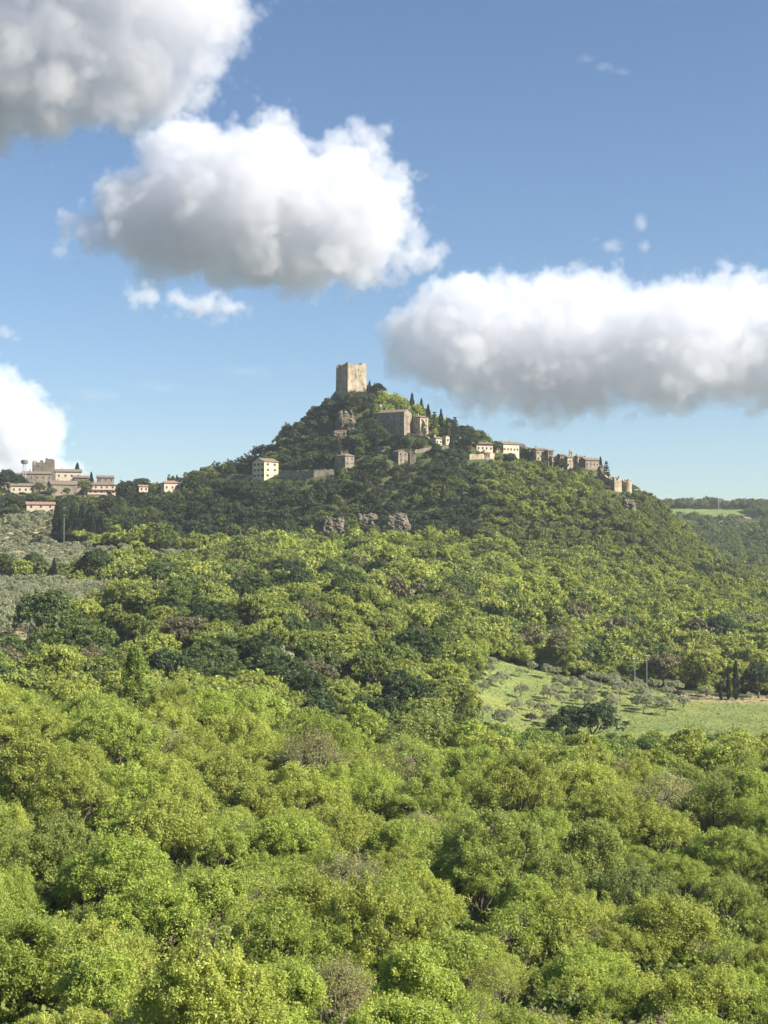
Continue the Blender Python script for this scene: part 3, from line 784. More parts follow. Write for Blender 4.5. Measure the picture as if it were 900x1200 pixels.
def bell_gable(parent, x, y, z, mat='stone_warm'):
    """small arched belfry standing on a roof"""
    b = MB(); w = 2.3; pier = .55
    b.box(x-w/2, x-w/2+pier, y-.35, y+.35, z, z+2.4).box(x+w/2-pier, x+w/2, y-.35, y+.35, z, z+2.4)
    n = 8; ri = w/2-pier; vs = []; 
    for yy in (y-.35, y+.35):
        for k in range(n+1):
            a = math.pi*k/n; vs.append((x+ri*math.cos(a), yy, z+2.4+ri*math.sin(a)))
        for k in range(n+1):
            a = math.pi*k/n; vs.append((x+(w/2)*math.cos(a), yy, z+2.4+(w/2+.25)*math.sin(a)))
    m = n+1; fs = []
    for k in range(n):
        fs += [(k, k+1, m+k+1, m+k), (2*m+k, 3*m+k, 3*m+k+1, 2*m+k+1), (m+k, m+k+1, 3*m+k+1, 3*m+k), (k, 2*m+k, 2*m+k+1, k+1)]
    b.add(vs, fs)
    g_ = b.build('bell_gable', M[mat], parent)
    MB().tube([(x, y, z+2.5), (x, y, z+2.2), (x, y, z+1.7), (x, y, z+1.55)], [.08, .22, .30, .40], 10).build('bell', M['dark'], g_)

# the castle keep on the summit
def keep_h(q):
    b = 17.3
    q = q % 1
    if q < .25: b = 17.2-.9*abs(math.sin(q*4*math.pi))*.6+(.9 if .20 < q < .235 else 0)
    elif q > .75: b = 17.0+(1.1 if .80 < q < .83 else 0)-(1.6*(1-min(1, (q-.75)*8)) if q < .87 else 0)+(1.3 if .955 < q else 0)*.8
    return b
TW, twd = ruin('massive square stone keep with broken battlements crowning the summit', 393.5, 429, 461, keep_h, 36, .60, 2.0, 'keep', 'castle_keep', 'tower', D=852, seed=4, sink=14,
     slits=((.42, 8.6, .5, 3.2), (.7, 10.2, .35, .9), (.2, 6.5, .3, .8), (.82, 5.2, .35, 1.1), (.58, 13.4, .4, .9)), clearpx=7, batter=.035)
long_wall('short ruined curtain wall and steps at the foot of the keep', [(388, 470), (394, 462), (402, 466)], 2.2, 1.2, 'stone_dark', 'curtain_wall', 'wall', 3)
# palace-church complex beneath the summit
pc, (w_, d_, h_, r_) = house('large grey stone church with long dark front below the summit', 436, 483, 511, 13.2, 62, .20, 'gable', 'y', 'stone', 'tile', (3, 1), (3, 5), 0, 'stone_church', 'church', shutter=None, base_open=6)
bell_gable(pc, 0, d_*.36, h_+r_-.3, 'stone_warm')
house('tall pale block with sunlit end attached to the big church', 484, 502, 509, 9.4, 42, .55, 'hip', 'x', 'stone_warm', 'tile', (3, 2), (2, 1), 1, 'stone_house', 'house', base_open=2)
long_wall('pale terrace wall under the big church', [(474, 511), (488, 512), (503, 516)], 1.8, .8, 'stone_warm', seed=5)
house('low twin-windowed grey house with plain front under the terraces', 460, 478, 543, 6.2, 30, .62, 'gable', 'y', 'stone', 'tile', (2, 2), (1, 1), 0, shutter=None)
house('grey gabled house leaning against the twin-windowed one', 478, 487, 543, 5.2, 22, .75, 'gable', 'y', 'stone_dark', 'tile', (2, 1), (1, 1), 1)
house('small whitish cottage half hidden above the cypress', 506, 518, 522, 3.9, 35, .6, 'gable', 'x', 'plaster', 'tile', (1, 2), (1, 1), 1)
house('small white gabled cottage beside the cedar', 519, 528, 520, 4.0, 25, .6, 'gable', 'y', 'plaster', 'tile', (1, 1), (1, 1), 0)
long_wall('low stone terrace wall below the white cottages', [(486, 531), (505, 528), (526, 526)], 1.6, .8, 'stone', seed=6)
long_wall('rough stone retaining wall in the gardens under the church', [(443, 529), (456, 531)], 2.6, .8, 'stone', seed=8)
house('tall narrow stone house with hipped roof beside the long wall', 392, 415, 552, 7.8, 42, .45, 'hip', 'x', 'stone', 'tile', (3, 2), (2, 2), 1)
house('cream-yellow three-storey villa with brown gabled roof on the slope', 295, 325.5, 561, 9.0, 43, .50, 'gable', 'x', 'plaster_y', 'tile', (3, 2), (3, 3), 0, 'villa', 'house', shutter='wood', base_open=1, rise=2.0)
long_wall('long stone terrace wall between the yellow villa and the hipped house', [(327, 559), (345, 560), (368, 559), (391, 558)], 3.4, .9, 'stone', seed=9)
long_wall('low stone wall west of the yellow villa', [(258, 562), (276, 561), (294, 562)], 2.2, .8, 'stone_dark', seed=10)
# ridge hamlet
house('house with deep roof and pinkish wall at the west end of the ridge hamlet', 555, 578, 530, 4.6, 20, .85, 'hip', 'x', 'plaster_p', 'tile', (1, 4), (1, 1), 1, over=.9)
long_wall('pale retaining wall under the pinkish ridge house', [(550, 539), (565, 538.5), (579, 538)], 3.0, .9, 'stone_warm', seed=11)
house('long low cream house with wide dark roof on the ridge', 582, 609, 532, 5.6, 28, .72, 'gable', 'x', 'plaster', 'tile', (1, 5), (1, 1), 2)
house('small stone house tucked among ridge trees', 612, 625, 535, 4.4, 30, .7, 'gable', 'x', 'stone_dark', 'tile', (1, 2), (1, 1), 1)
house('two-tier stone house with raised attic on the ridge', 624, 642, 541, 6.8, 25, .75, 'gable', 'x', 'stone_warm', 'tile', (2, 3), (1, 1), 1)
house('little cream annex in front of the two-tier house', 637, 645, 549, 4.6, 25, .75, 'shed', 'x', 'plaster', 'tile', (1, 1), (1, 1), 0, rise=1.)
house('tall sunlit stone house with plain front on the ridge', 644, 656, 551, 7.4, 30, .75, 'gable', 'x', 'stone_warm', 'tile', (3, 2), (1, 1), 0)
rc, (w_, d_, h_, r_) = house('sunlit stone chapel with arched bell gable on the ridge', 659, 678, 553, 8.2, 32, .7, 'gable', 'x', 'stone_warm', 'tile', (2, 2), (2, 1), 0, 'chapel', 'church', shutter=None)
bell_gable(rc, w_*.1, 0, h_+r_-.2, 'stone_warm')
house('stone house with drooping brown roof east of the chapel', 679, 703, 549, 4.8, 30, .72, 'gable', 'x', 'stone', 'tile', (1, 4), (1, 1), 1)
ruin('ruined pale stone bastion at the eastern end of the ridge', 716, 729, 575, lambda q: 8.2-2.2*abs(math.sin(q*17)), 30, .7, 1., 'stone_warm', 'ruined_bastion', 'ruin', seed=8)
ruin('rounded broken tower stump, last ruin on the ridge', 729, 741, 577, lambda q: 7.4-1.6*abs(math.sin(q*13)), 30, .8, .9, 'stone_warm', 'ruined_round_tower', 'ruin', seed=9, round_=True)
long_wall('crumbling stone wall between the last house and the bastion', [(700, 558), (708, 565), (717, 571)], 4.2, 1., 'stone_warm', seed=13)
for u0, u1, yb, h, th, sh, wl, lab in [(536, 549, 524, 4.2, 30, .7, 'stone', 'small grey house between the skyline cedar and the pinkish house'), (577, 586, 531, 4.4, 28, .7, 'stone_warm', 'narrow house joining the pinkish and the long cream houses'),
    (606, 615, 532, 5.6, 34, .65, 'stone_warm', 'narrow tall house at the eastern end of the long cream house'), (618, 630, 541, 5.2, 30, .7, 'stone_warm', 'lower house in front of the small tree-hidden stone house'), (640, 649, 541, 6.2, 22, .75, 'stone', 'grey house behind the little cream annex'),
    (654, 662, 549, 7.6, 28, .7, 'stone_dark', 'dark narrow house wedged against the chapel'), (674, 684, 549, 6.6, 30, .7, 'stone_warm', 'warm stone house stepping down east of the chapel'), (701, 710, 556, 4.6, 30, .7, 'stone_warm', 'last small warm house before the ruins'),
    (566, 574, 538, 3.2, 30, .7, 'stone', 'tiny outbuilding below the pinkish ridge house'), (591, 602, 541, 3.8, 25, .7, 'stone', 'low grey house on the slope under the long cream house')]:
    house(lab, u0, u1, yb, h, th, sh, 'gable', 'x', wl, 'tile', (2 if h > 4.5 else 1, 2), (1, 1), 1 if th == 30 else 0)
# village on the western ridge
def fort_h(q):
    q %= 1
    return (5.2 if q < .07 else 8.6 if q < .12 else 6.4 if q < .15 else 9.2 if q < .25 else 8.4 if q < .5 else 7.5)+.7*math.sin(q*70)*math.sin(q*31)
ruin('ruined grey fort with jagged top above the village', 36, 63, 556, fort_h, 18, .85, 1.8, 'stone_dark', 'ruined_fort', 'ruin', D=885, seed=12, sink=12)
house('cream stone house directly under the ruined fort', 24, 60, 564, 4.4, 15, .9, 'gable', 'x', 'stone', 'tile', (1, 5), (1, 1), 1, D=868)
house('long cream village house with two white openings', 62, 95, 562, 4.6, 15, .88, 'gable', 'x', 'plaster', 'tile', (1, 4), (1, 1), 1, D=872)
house('large grey stone hall with broad brown roof in the village', 53, 98, 585, 8.2, 22, .8, 'gable', 'x', 'stone', 'tile', (1, 5), (1, 2), 1, D=838, name='stone_hall', cat='building', shutter=None)
hb, (w_, d_, h_, r_) = house('three-storey plastered house with rows of balconies and flat hipped roof', 100, 135, 585, 8.0, 12, .9, 'hip', 'x', 'plaster_p', 'tile', (3, 5), (3, 1), 1, D=838, name='village_house')
for z in (2.7, 5.4):
    bb = MB().box(-w_*.45, w_*.45, -d_/2-1.1, -d_/2, z-.12, z).build('balcony', M['plaster'], hb)
    rl = MB()
    for k in range(25):
        xx = -w_*.45+w_*.9*k/24; rl.box(xx-.03, xx+.03, -d_/2-1.08, -d_/2-1.02, z, z+.9)
    rl.box(-w_*.45, w_*.45, -d_/2-1.09, -d_/2-1.01, z+.9, z+.96); rl.build('railing', M['metal'], bb)
house('long low cream house below the antenna tower', 10, 40, 578, 4.2, 14, .88, 'gable', 'x', 'plaster', 'tile', (1, 4), (1, 1), 0, D=845)
house('long shed with red tiled roof and cream walls', 29, 64, 597, 2.6, 14, .9, 'gable', 'x', 'plaster', 'tile_red', (1, 3), (1, 1), 0, name='farm_shed', cat='shed', D=774)
house('small cream house with red-brown roof alone on the western skyline', 187, 211, 576, 4.6, 25, .75, 'hip', 'x', 'plaster', 'tile_red', (1, 3), (1, 1), 1)
house('little roof and gable peeping over skyline trees near the village', 160, 173, 577, 3.4, 25, .75, 'gable', 'x', 'plaster', 'tile_red', (1, 2), (1, 1), 0)
house('ochre farmhouse on the distant eastern hillside', 868, 887, 616, 6.5, 25, .75, 'gable', 'x', 'stone', 'tile', (2, 4), (1, 1), 1, name='farmhouse', D=1420)

for u0, u1, yb, h, D_, wl, lab in [(-4, 12, 574, 3.8, 858, 'stone', 'grey house cut by the western edge of the picture'), (84, 104, 567, 3.6, 856, 'stone_dark', 'dark-roofed low house behind the balconied house'), (112, 133, 566, 3.2, 866, 'stone', 'second row roof rising behind the balconied house'),
    (38, 54, 577, 3.6, 846, 'stone', 'small grey house between the long low house and the stone hall'), (12, 27, 563, 3.6, 872, 'stone_dark', 'dark little house at the foot of the antenna tower')]:
    house(lab, u0, u1, yb, h, 16, .85, 'gable', 'x', wl, 'tile', (1, 3), (1, 1), 0, D=D_)

# communications tower of the village
P0 = ray_hit(28, 568, 780); zt0 = -(568-HY)/F*P0.y
e = empty('antenna_tower', (P0.x, P0.y, zt0)); setp(e, 'slender lattice antenna tower with round platform above the village roofs', 'antenna tower')
b = MB()
for sx in (-1, 1):
    for sy in (-1, 1): b.tube([(sx*.9, sy*.9, -3), (sx*.6, sy*.6, 14.5)], [.12, .09], 5)
b.build('mast', M['metal'], e)
b = MB()
for k in range(9):
    z = -1+k*1.7; r0 = .9-.3*(z+3)/17.5; r1 = .9-.3*(z+4.7)/17.5
    for a_, b_ in (((-1, -1), (1, -1)), ((1, -1), (1, 1)), ((1, 1), (-1, 1)), ((-1, 1), (-1, -1))):
        b.tube([(a_[0]*r0, a_[1]*r0, z), (b_[0]*r1, b_[1]*r1, z+1.7)], [.05, .05], 4)
b.build('bracing', M['metal'], e)
pf = MB().tube([(0, 0, 12.2), (0, 0, 12.4), (0, 0, 14.2), (0, 0, 14.4)], [1.2, 2., 2., 1.3], 14).build('platform', M['stone_dark'], e)
b = MB()
for k in range(14):
    a = 6.283*k/14; b.tube([(2.1*math.cos(a), 2.1*math.sin(a), 14.3), (2.1*math.cos(a), 2.1*math.sin(a), 15.4)], [.04, .04], 4)
b.build('railing', M['metal'], pf)
MB().tube([(0, 0, 14.4), (0, 0, 17.6)], [.08, .04], 6).build('aerial', M['metal'], e)
CLEAR.append((24, 32, 540, 560, P0.y))

# utility poles
def pole(px, py0, py1, label, d0=300, arm=True, D=None, r=.085):
    P_ = ray_hit(px, py1, d0) if D is None else Vector((*UD(px, D), 0))
    zb = -(py1-HY)/F*P_.y; h = (py1-py0)/F*P_.y
    e = empty('utility_pole', (P_.x, P_.y, zb), rnd.uniform(-.5, .5)); setp(e, label, 'utility pole', 'utility poles across the valley')
    MB().tube([(0, 0, -4), (0, 0, h)], [r*1.25, r*.8], 8).build('post', M['pole'], e)
    if arm:
        c = MB().box(-.8, .8, -.06, .06, h-.5, h-.38).build('crossarm', M['pole'], e)
        for k in (-.7, 0, .7): MB().tube([(k, 0, h-.38), (k, 0, h-.3), (k, 0, h-.18)], [.03, .07, .04], 6).build('insulator', M['white'], c)
    CLEAR.append((px-1.5, px+1.5, py0, py1-7, P_.y))
pole(723, 798, 848, 'thin pale pole standing on the open meadow', 330)
pole(743, 768, 812, 'pale pole at the back of the meadow, western one of a close pair', 400)
pole(757, 766, 811, 'pale pole at the back of the meadow, eastern one of a close pair', 400)
pole(429.5, 691, 716, 'wooden pole rising from the wood straight below the church', 400, D=520)
pole(166, 663, 686, 'white pole beside the hedge under the dark slope', 400, D=560)
pole(281, 682, 700, 'short pole poking out of the treetops under the yellow villa', 400, D=520)
pole(308, 812, 850, 'leaning pale pole beside a rounded oak at the rim of the near wood', 250, D=262, r=.11)
pole(842.5, 583, 603, 'lone pole on the distant eastern skyline', 1200, D=1480, r=.3)
pole(75, 603, 640, 'pole with crossarms among the cypresses under the village', 600, D=690)
pole(8, 655, 676, 'pole at the western edge of the olive terraces', 500, D=600)

# rock outcrops on the steep face
def outcrop(px, py, wpx, hpx, label, seed, D=None):
    """blocky limestone crag: steep fractured face leaning into the slope"""
    P_ = ray_hit(px, py+hpx/2, 600) if D is None else Vector((*UD(px, D), 0))
    mpp = P_.y/F; w, h = wpx*mpp/2, hpx*mpp
    nu, nv = 72, 48; V_ = []; q = seed*31.7
    for j in range(nv+1):
        v = j/nv
        for i in range(nu+1):
            a = -1+2*i/nu
            edge = math.sqrt(max(0, 1-abs(a)**3))
            top = (.82+.18*float(vnoise(a*3.2+q, q, 1, seed)))*min(1, edge*1.15)+.02
            z = v*h*top
            fr = (float(vnoise(a*w*.9+q, z*.35, 1.6, seed+1))-.5)*2.6+(float(vnoise(a*w+q, z*1.2, .9, seed+2))-.5)*1.3+(float(vnoise(a*w*2+q, z*2, .5, seed+3))-.5)*.7
            y = -3.2*edge*(1-.25*v)+fr*edge+v**3*4.+(abs(a)**4)*2
            V_.append((a*w+(float(vnoise(z*1.1, a*4+q, 1., seed+4))-.5)*1.4, y, z-.5))
    m = nu+1
    Fs = [(j*m+i, j*m+i+1, (j+1)*m+i+1, (j+1)*m+i) for j in range(nv) for i in range(nu)]
    n0 = len(V_)
    for j in (0, nv):
        for i in range(m):
            x, y, z = V_[j*m+i]; V_.append((x*.8, y+7., z-(2 if j else 0)))
    Fs += [(nv*m+i, nv*m+i+1, n0+m+i+1, n0+m+i) for i in range(nu)]
    Fs += [(n0+i+1, n0+i, n0+m+i, n0+m+i+1) for i in range(nu)]
    ob = MB().add(V_, Fs).build('rock_outcrop', M['rock'], loc=(P_.x, P_.y-.5, -(py+hpx/2-HY)/F*P_.y-1))
    setp(ob, label, 'rock')
    CLEAR.append((px-wpx*.3, px+wpx*.3, py-hpx*.1, py+hpx*.16, P_.y))
outcrop(391, 617, 34, 34, 'bare pale limestone cliff in the dark wooded face', 1)
outcrop(466, 613, 32, 32, 'brownish cliff with a dark overhang right of the pale one', 2)
outcrop(430, 607, 30, 22, 'small rock ledge between the two cliffs', 3)
outcrop(405, 490, 24, 28, 'grey crag under the castle keep', 4)
outcrop(398, 508, 20, 20, 'lower grey crag stepping down from the keep', 5)
outcrop(737, 590, 20, 20, 'pale rock face under the last ruin of the ridge', 6)

# cypresses and cedars of the hill and the village, each at its own foot
def hillt(kind, px, py0, py1, label, tint=CYP, d0=500, D=None, group=None, var=None):
    P_ = ray_hit(px, py1, d0) if D is None else Vector((*UD(px, D), 0))
    h = (py1-py0)/F*P_.y
    var = rnd.randrange(len(KIT[kind])) if var is None else var
    z = float(H(P_.x, P_.y))-.2; h = max(2.5, -(py0-HY)/F*P_.y-z); jj = rnd.uniform(.85, 1.2)
    e = tree(kind, P_.x, P_.y, tuple(v*jj for v in tint), label, group, h/HEIGHT[kind], var, z)
    if kind == 'cypress' and h < 8: e.scale.x *= 1.1; e.scale.y *= 1.1
    return e
G = 'cypresses around the summit'
for k, (u, a, b_) in enumerate([(417, 449, 464), (421.5, 450, 463), (439, 449, 463), (433, 448, 462), (430, 451, 463)]):
    hillt('cypress', u, a, b_, f'small dark cypress, {ordn(sorted([417, 421.5, 439, 433, 430]).index(u))} from the left in the row beside the keep', group=G)
for k, (u, a, b_) in enumerate([(432, 500, 531), (437, 503, 530), (440, 508, 533), (395, 512, 541)]):
    hillt('cypress', u, a, b_, ['tallest dark cypress of the trio just west of the church', 'middle cypress of the trio just west of the church', 'cypress of the trio nearest the church gardens', 'lone tall cypress above the hipped stone house'][k], group=G)
hillt('holm', 468, 506, 533, 'dark conical evergreen in the terraced gardens under the church', (.03, .05, .025))
for k, (u, a, b_) in enumerate([(483, 461, 475), (502, 474, 500), (494, 467, 482), (517, 478, 505)]):
    hillt('cypress', u, a, b_, f'dark cypress on the sunny crest east of the keep, {ordn([483, 494, 502, 517].index(u))} along the skyline', group='cypresses on the crest')
hillt('conifer', 509, 483, 513, 'dusky cedar filling the slope east of the church', (.035, .055, .028), var=0)
hillt('conifer', 533, 489, 520, 'big dark cedar with layered branches on the skyline', (.022, .036, .02), var=0)
hillt('conifer', 524, 494, 516, 'smaller cedar leaning against the big skyline cedar', (.028, .045, .024), var=1)
hillt('conifer', 566, 504, 522, 'thin ragged fir above the pinkish ridge house', (.035, .05, .03), var=1)
hillt('cypress', 529, 512, 535, 'dark cypress at the foot of the big skyline cedar', group='cypresses on the crest')
hillt('cypress', 704, 536, 554, 'dark cypress beside the last inhabited house on the ridge', group='cypresses on the ridge')
hillt('conifer', 711, 541, 558, 'crooked pine on the ridge past the last house', (.03, .045, .028), var=1)
hillt('cypress', 673, 546, 562, 'dark cypress against the chapel wall', group='cypresses on the ridge')
cl = [(67, 592, 652), (73, 607, 662), (84, 596, 632), (89, 600, 636), (96, 593, 634), (102, 598, 638), (108, 600, 640), (113, 606, 642), (118, 604, 640), (78, 612, 648), (93, 606, 640), (105, 604, 642)]
us = sorted(c[0] for c in cl)
for u, a, b_ in cl:
    hillt('cypress', u, a, b_, f'tall dark cypress, {ordn(us.index(u))} from the left in the clump below the village', D=705+rnd.uniform(-6, 6), group='cypress clump below the village')
hillt('cypress', 63.5, 656, 684, 'lone dark blunt cypress at the top of the olive grove', D=545, var=2)
hillt('cypress', 106.5, 550, 566, 'dark pointed cypress behind the village roofs', D=862, group='village skyline cypresses')
hillt('cypress', 90, 543, 562, 'slim cypress by the long village house', D=880, group='village skyline cypresses')
hillt('cypress', 235, 549, 570, 'pencil cypress alone on the western shoulder of the hill', group='shoulder cypresses')
hillt('cypress', 207, 559, 574, 'cypress beside the small skyline house', D=846, group='shoulder cypresses')
hillt('cypress', 179, 566, 578, 'stubby cypress west of the small skyline house', D=846, group='shoulder cypresses')
for k, (u, a, b_) in enumerate([(681, 694, 718), (686, 697, 720), (690, 696, 722), (700, 690, 716), (695, 700, 720)]):
    hillt('cypress', u, a, b_, f'dark cypress, {ordn(sorted([681, 686, 690, 700, 695]).index(u))} from the left in the clump on the lower slope', group='cypresses on the lower slope', D=590+k*2)
hillt('holm', 10, 550, 572, 'dark round tree at the western end of the village skyline', (.04, .06, .03), D=850)
hillt('holm', 150, 562, 582, 'broad dark tree between the balconied house and the skyline house', (.045, .07, .03), D=842)
hillt('holm', 442, 449, 466, 'dark umbrella-shaped tree on the summit beside the keep', (.03, .045, .025))

for u, a, b_, lab in [(580, 515, 533, 'dark round tree between the pinkish and the long cream ridge houses'), (611, 520, 537, 'dark round tree between the long cream house and the small stone house'), (622, 523, 538, 'low tree behind the two-tier ridge house'), (657, 537, 556, 'tree squeezed between the tall sunlit house and the chapel'), (550, 508, 530, 'leafy tree at the western end of the ridge hamlet'),
    (696, 545, 560, 'dark tree in front of the drooping-roofed house'), (632, 540, 558, 'leafy tree on the slope under the two-tier house'), (600, 530, 545, 'tree under the long cream house'), (512, 519, 534, 'round tree under the whitish cottage')]:
    hillt('holm', u, a, b_, lab, (.05, .075, .03) if u != 632 else (.1, .14, .04))
for u, a, b_, lab in [(446, 500, 520, 'rounded green tree below the western corner of the church'), (455, 506, 524, 'leafy tree in the garden under the church front'), (436, 488, 512, 'dark tree hugging the western wall of the church'), (478, 512, 528, 'small green tree on the terraces, between the church and the twin-windowed house'), (495, 513, 529, 'bushy tree on the terrace below the tall pale block')]:
    hillt('holm', u, a, b_, lab, (.05, .075, .03) if 'dark' in lab else (.10, .13, .045))
for u, a, b_, D_, lab in [(98, 562, 588, 830, 'green tree between the stone hall and the balconied house'), (60, 570, 592, 828, 'broad green tree in front of the stone hall'), (78, 572, 594, 826, 'rounded green tree below the stone hall, one of a pair'), (45, 566, 582, 834, 'yellowish tree between the cream houses of the village'), (20, 557, 574, 850, 'dark tree beside the antenna tower'), (128, 576, 598, 826, 'dark tree covering the foot of the balconied house'), (8, 578, 598, 830, 'olive-green tree under the long low village house'), (176, 566, 582, 840, 'rounded tree between the two skyline houses'), (220, 563, 582, 838, 'bushy tree east of the small skyline house'), (270, 545, 566, 838, 'dark broad tree on the shoulder west of the villa')]:
    hillt('holm' if 'dark' in lab else 'broad', u, a, b_, lab, (.05, .075, .03) if 'dark' in lab else (.13, .16, .04), D=D_)
# ------------------------------------------------------------------ woods as one mass
LOD = bpy.data.collections.new('wood_kit')      # not linked to the scene
def far_kit(name, **k):
    rng = np.random.default_rng(k['seed'])
    L, LR, C, r = crown_clumps(rng, k['Rr'], k['Ht'], k['z0'], k['nl'], k['ncl'], cr=k['cr'], lr=k.get('lr', (.34, .5)))
    v, c = leaves(C, r, k['npl'], k['size'], rng)
    v2 = []
    f = foliage_mesh(name, v, c, M['leaf_far'])
    f.materials.append(M['bark'])
    ob = bpy.data.objects.new(name, f); LOD.objects.link(ob); return ob
for i in range(5):
    far_kit('wood_tree_%d' % i, seed=200+i, Rr=[3.9, 4.4, 3.5, 4.1, 4.7][i], Ht=[7.6, 8.4, 8.8, 7., 8.][i], z0=.8, nl=[6, 7, 5, 8, 7][i], ncl=15, npl=16, size=.62, cr=(.45, .85))
for i in range(2):
    far_kit('wood_tree_olive_%d' % i, seed=220+i, Rr=2.2, Ht=4.0, z0=.4, nl=5, ncl=10, npl=16, size=.36, cr=(.35, .6))
for i in range(3):
    far_kit('wood_tree_under_%d' % i, seed=230+i, Rr=2.7, Ht=3.6, z0=.1, nl=6, ncl=14, npl=40, size=.26, cr=(.4, .75))
for i in range(4):
    far_kit('wood_tree_veil_%d' % i, seed=240+i, Rr=(4.4, 4.9, 3.9, 5.2)[i], Ht=(9.5, 10.4, 10.8, 9.)[i], z0=1.8, nl=(9, 10, 8, 12)[i], ncl=26, npl=46, size=.27, cr=(.36, .75))
# (Collection Info orders its children by name)

def wood(name, pts, label, cat):
    """pts: (x, y, z, scale, tint, variant)"""
    n = len(pts)
    me = bpy.data.meshes.new(name); me.vertices.add(n)
    me.vertices.foreach_set('co', np.array([p[:3] for p in pts], np.float32).ravel())
    a = me.attributes.new('scl', 'FLOAT_VECTOR', 'POINT'); a.data.foreach_set('vector', np.array([(p[3]*rnd.uniform(.9, 1.1), p[3]*rnd.uniform(.9, 1.1), p[3]*rnd.uniform(.88, 1.15)) for p in pts], np.float32).ravel())
    a = me.attributes.new('rot', 'FLOAT', 'POINT'); a.data.foreach_set('value', np.array([rnd.uniform(0, 6.28) for p in pts], np.float32))
    a = me.attributes.new('var', 'INT', 'POINT'); a.data.foreach_set('value', np.array([p[5] for p in pts], np.int32))
    a = me.attributes.new('tint', 'FLOAT_COLOR', 'POINT'); a.data.foreach_set('color', np.array([(*p[4], 1) for p in pts], np.float32).ravel())
    ob = link(name, me); setp(ob, label, cat, kind='stuff')
    ng = bpy.data.node_groups.new(name, 'GeometryNodeTree')
    ng.interface.new_socket('Geometry', in_out='INPUT', socket_type='NodeSocketGeometry')
    ng.interface.new_socket('Geometry', in_out='OUTPUT', socket_type='NodeSocketGeometry')
    N, K = ng.nodes, ng.links
    gi = N.new('NodeGroupInput'); go = N.new('NodeGroupOutput')
    ci = N.new('GeometryNodeCollectionInfo'); ci.inputs['Collection'].default_value = LOD
    ci.inputs['Separate Children'].default_value = True; ci.inputs['Reset Children'].default_value = True
    ip = N.new('GeometryNodeInstanceOnPoints'); ip.inputs['Pick Instance'].default_value = True
    def na(nm, ty):
        x = N.new('GeometryNodeInputNamedAttribute'); x.data_type = ty; x.inputs['Name'].default_value = nm; return x.outputs['Attribute']
    K.new(gi.outputs[0], ip.inputs['Points']); K.new(ci.outputs[0], ip.inputs['Instance'])
    K.new(na('var', 'INT'), ip.inputs['Instance Index']); K.new(na('scl', 'FLOAT_VECTOR'), ip.inputs['Scale'])
    cz = N.new('ShaderNodeCombineXYZ'); K.new(na('rot', 'FLOAT'), cz.inputs[2]); K.new(cz.outputs[0], ip.inputs['Rotation'])
    K.new(ip.outputs[0], go.inputs[0])
    m = ob.modifiers.new('trees', 'NODES'); m.node_group = ng
    return ob

def open_view(x, y, top, rad):
    """False where a tree would stand in front of, or inside, a building"""
    u = upx(x, y); ty = HY-F*top/y; ok = np.ones(len(x), bool); ru = rad*F/y*.8
    for (u0, u1, yt, yb, D) in CLEAR:
        ok &= ~((u > u0-ru) & (u < u1+ru) & (y < D+6) & (y > D-140) & (ty < yb))
    return ok

X, Y, rng = scatter(5.7, -40, 940, 520, 960, 31)
u = upx(X, Y); lo = (Y > 560) | False
k = np.ones(len(X), bool)
for Z in (Z_FIELD, Z_OLIVE, Z_TERR, Z_VILL): k &= ~inpoly(u, Y, Z)
k &= Y > 561
X2, Y2, _ = scatter(8., 640, 945, 980, 1640, 33); u2 = upx(X2, Y2); k2 = ~inpoly(u2, Y2, Z_MEAD)
X3, Y3, _ = scatter(7., -40, 140, 790, 905, 35); u3 = upx(X3, Y3); k3 = _.uniform(size=len(X3)) < .85
XX = np.concatenate([X[k], X2[k2], X3[k3]]); YY = np.concatenate([Y[k], Y2[k2], Y3[k3]])
UU = upx(XX, YY); ZZ = H(XX, YY)
n = len(XX); rg = np.random.default_rng(77)
s = rg.choice([.68, .8, .92, 1.05, 1.2], n, p=[.2, .25, .25, .2, .1]); s = np.where(YY > 1000, s*1.15, s); s = np.where((YY < 710), s*(.72+.75*vnoise(XX, YY, 22, 61)), s)
s = np.where((YY > 780) & (YY < 1000) & (UU > 420) & (UU < 760), s*.82, s)
s = np.where((YY > 780) & (YY < 1000) & (UU <= 420), s*rg.choice([.7, .9, 1.25], n), s)
tops = ZZ+8.*s
ok = open_view(XX, YY, tops, 4*s)
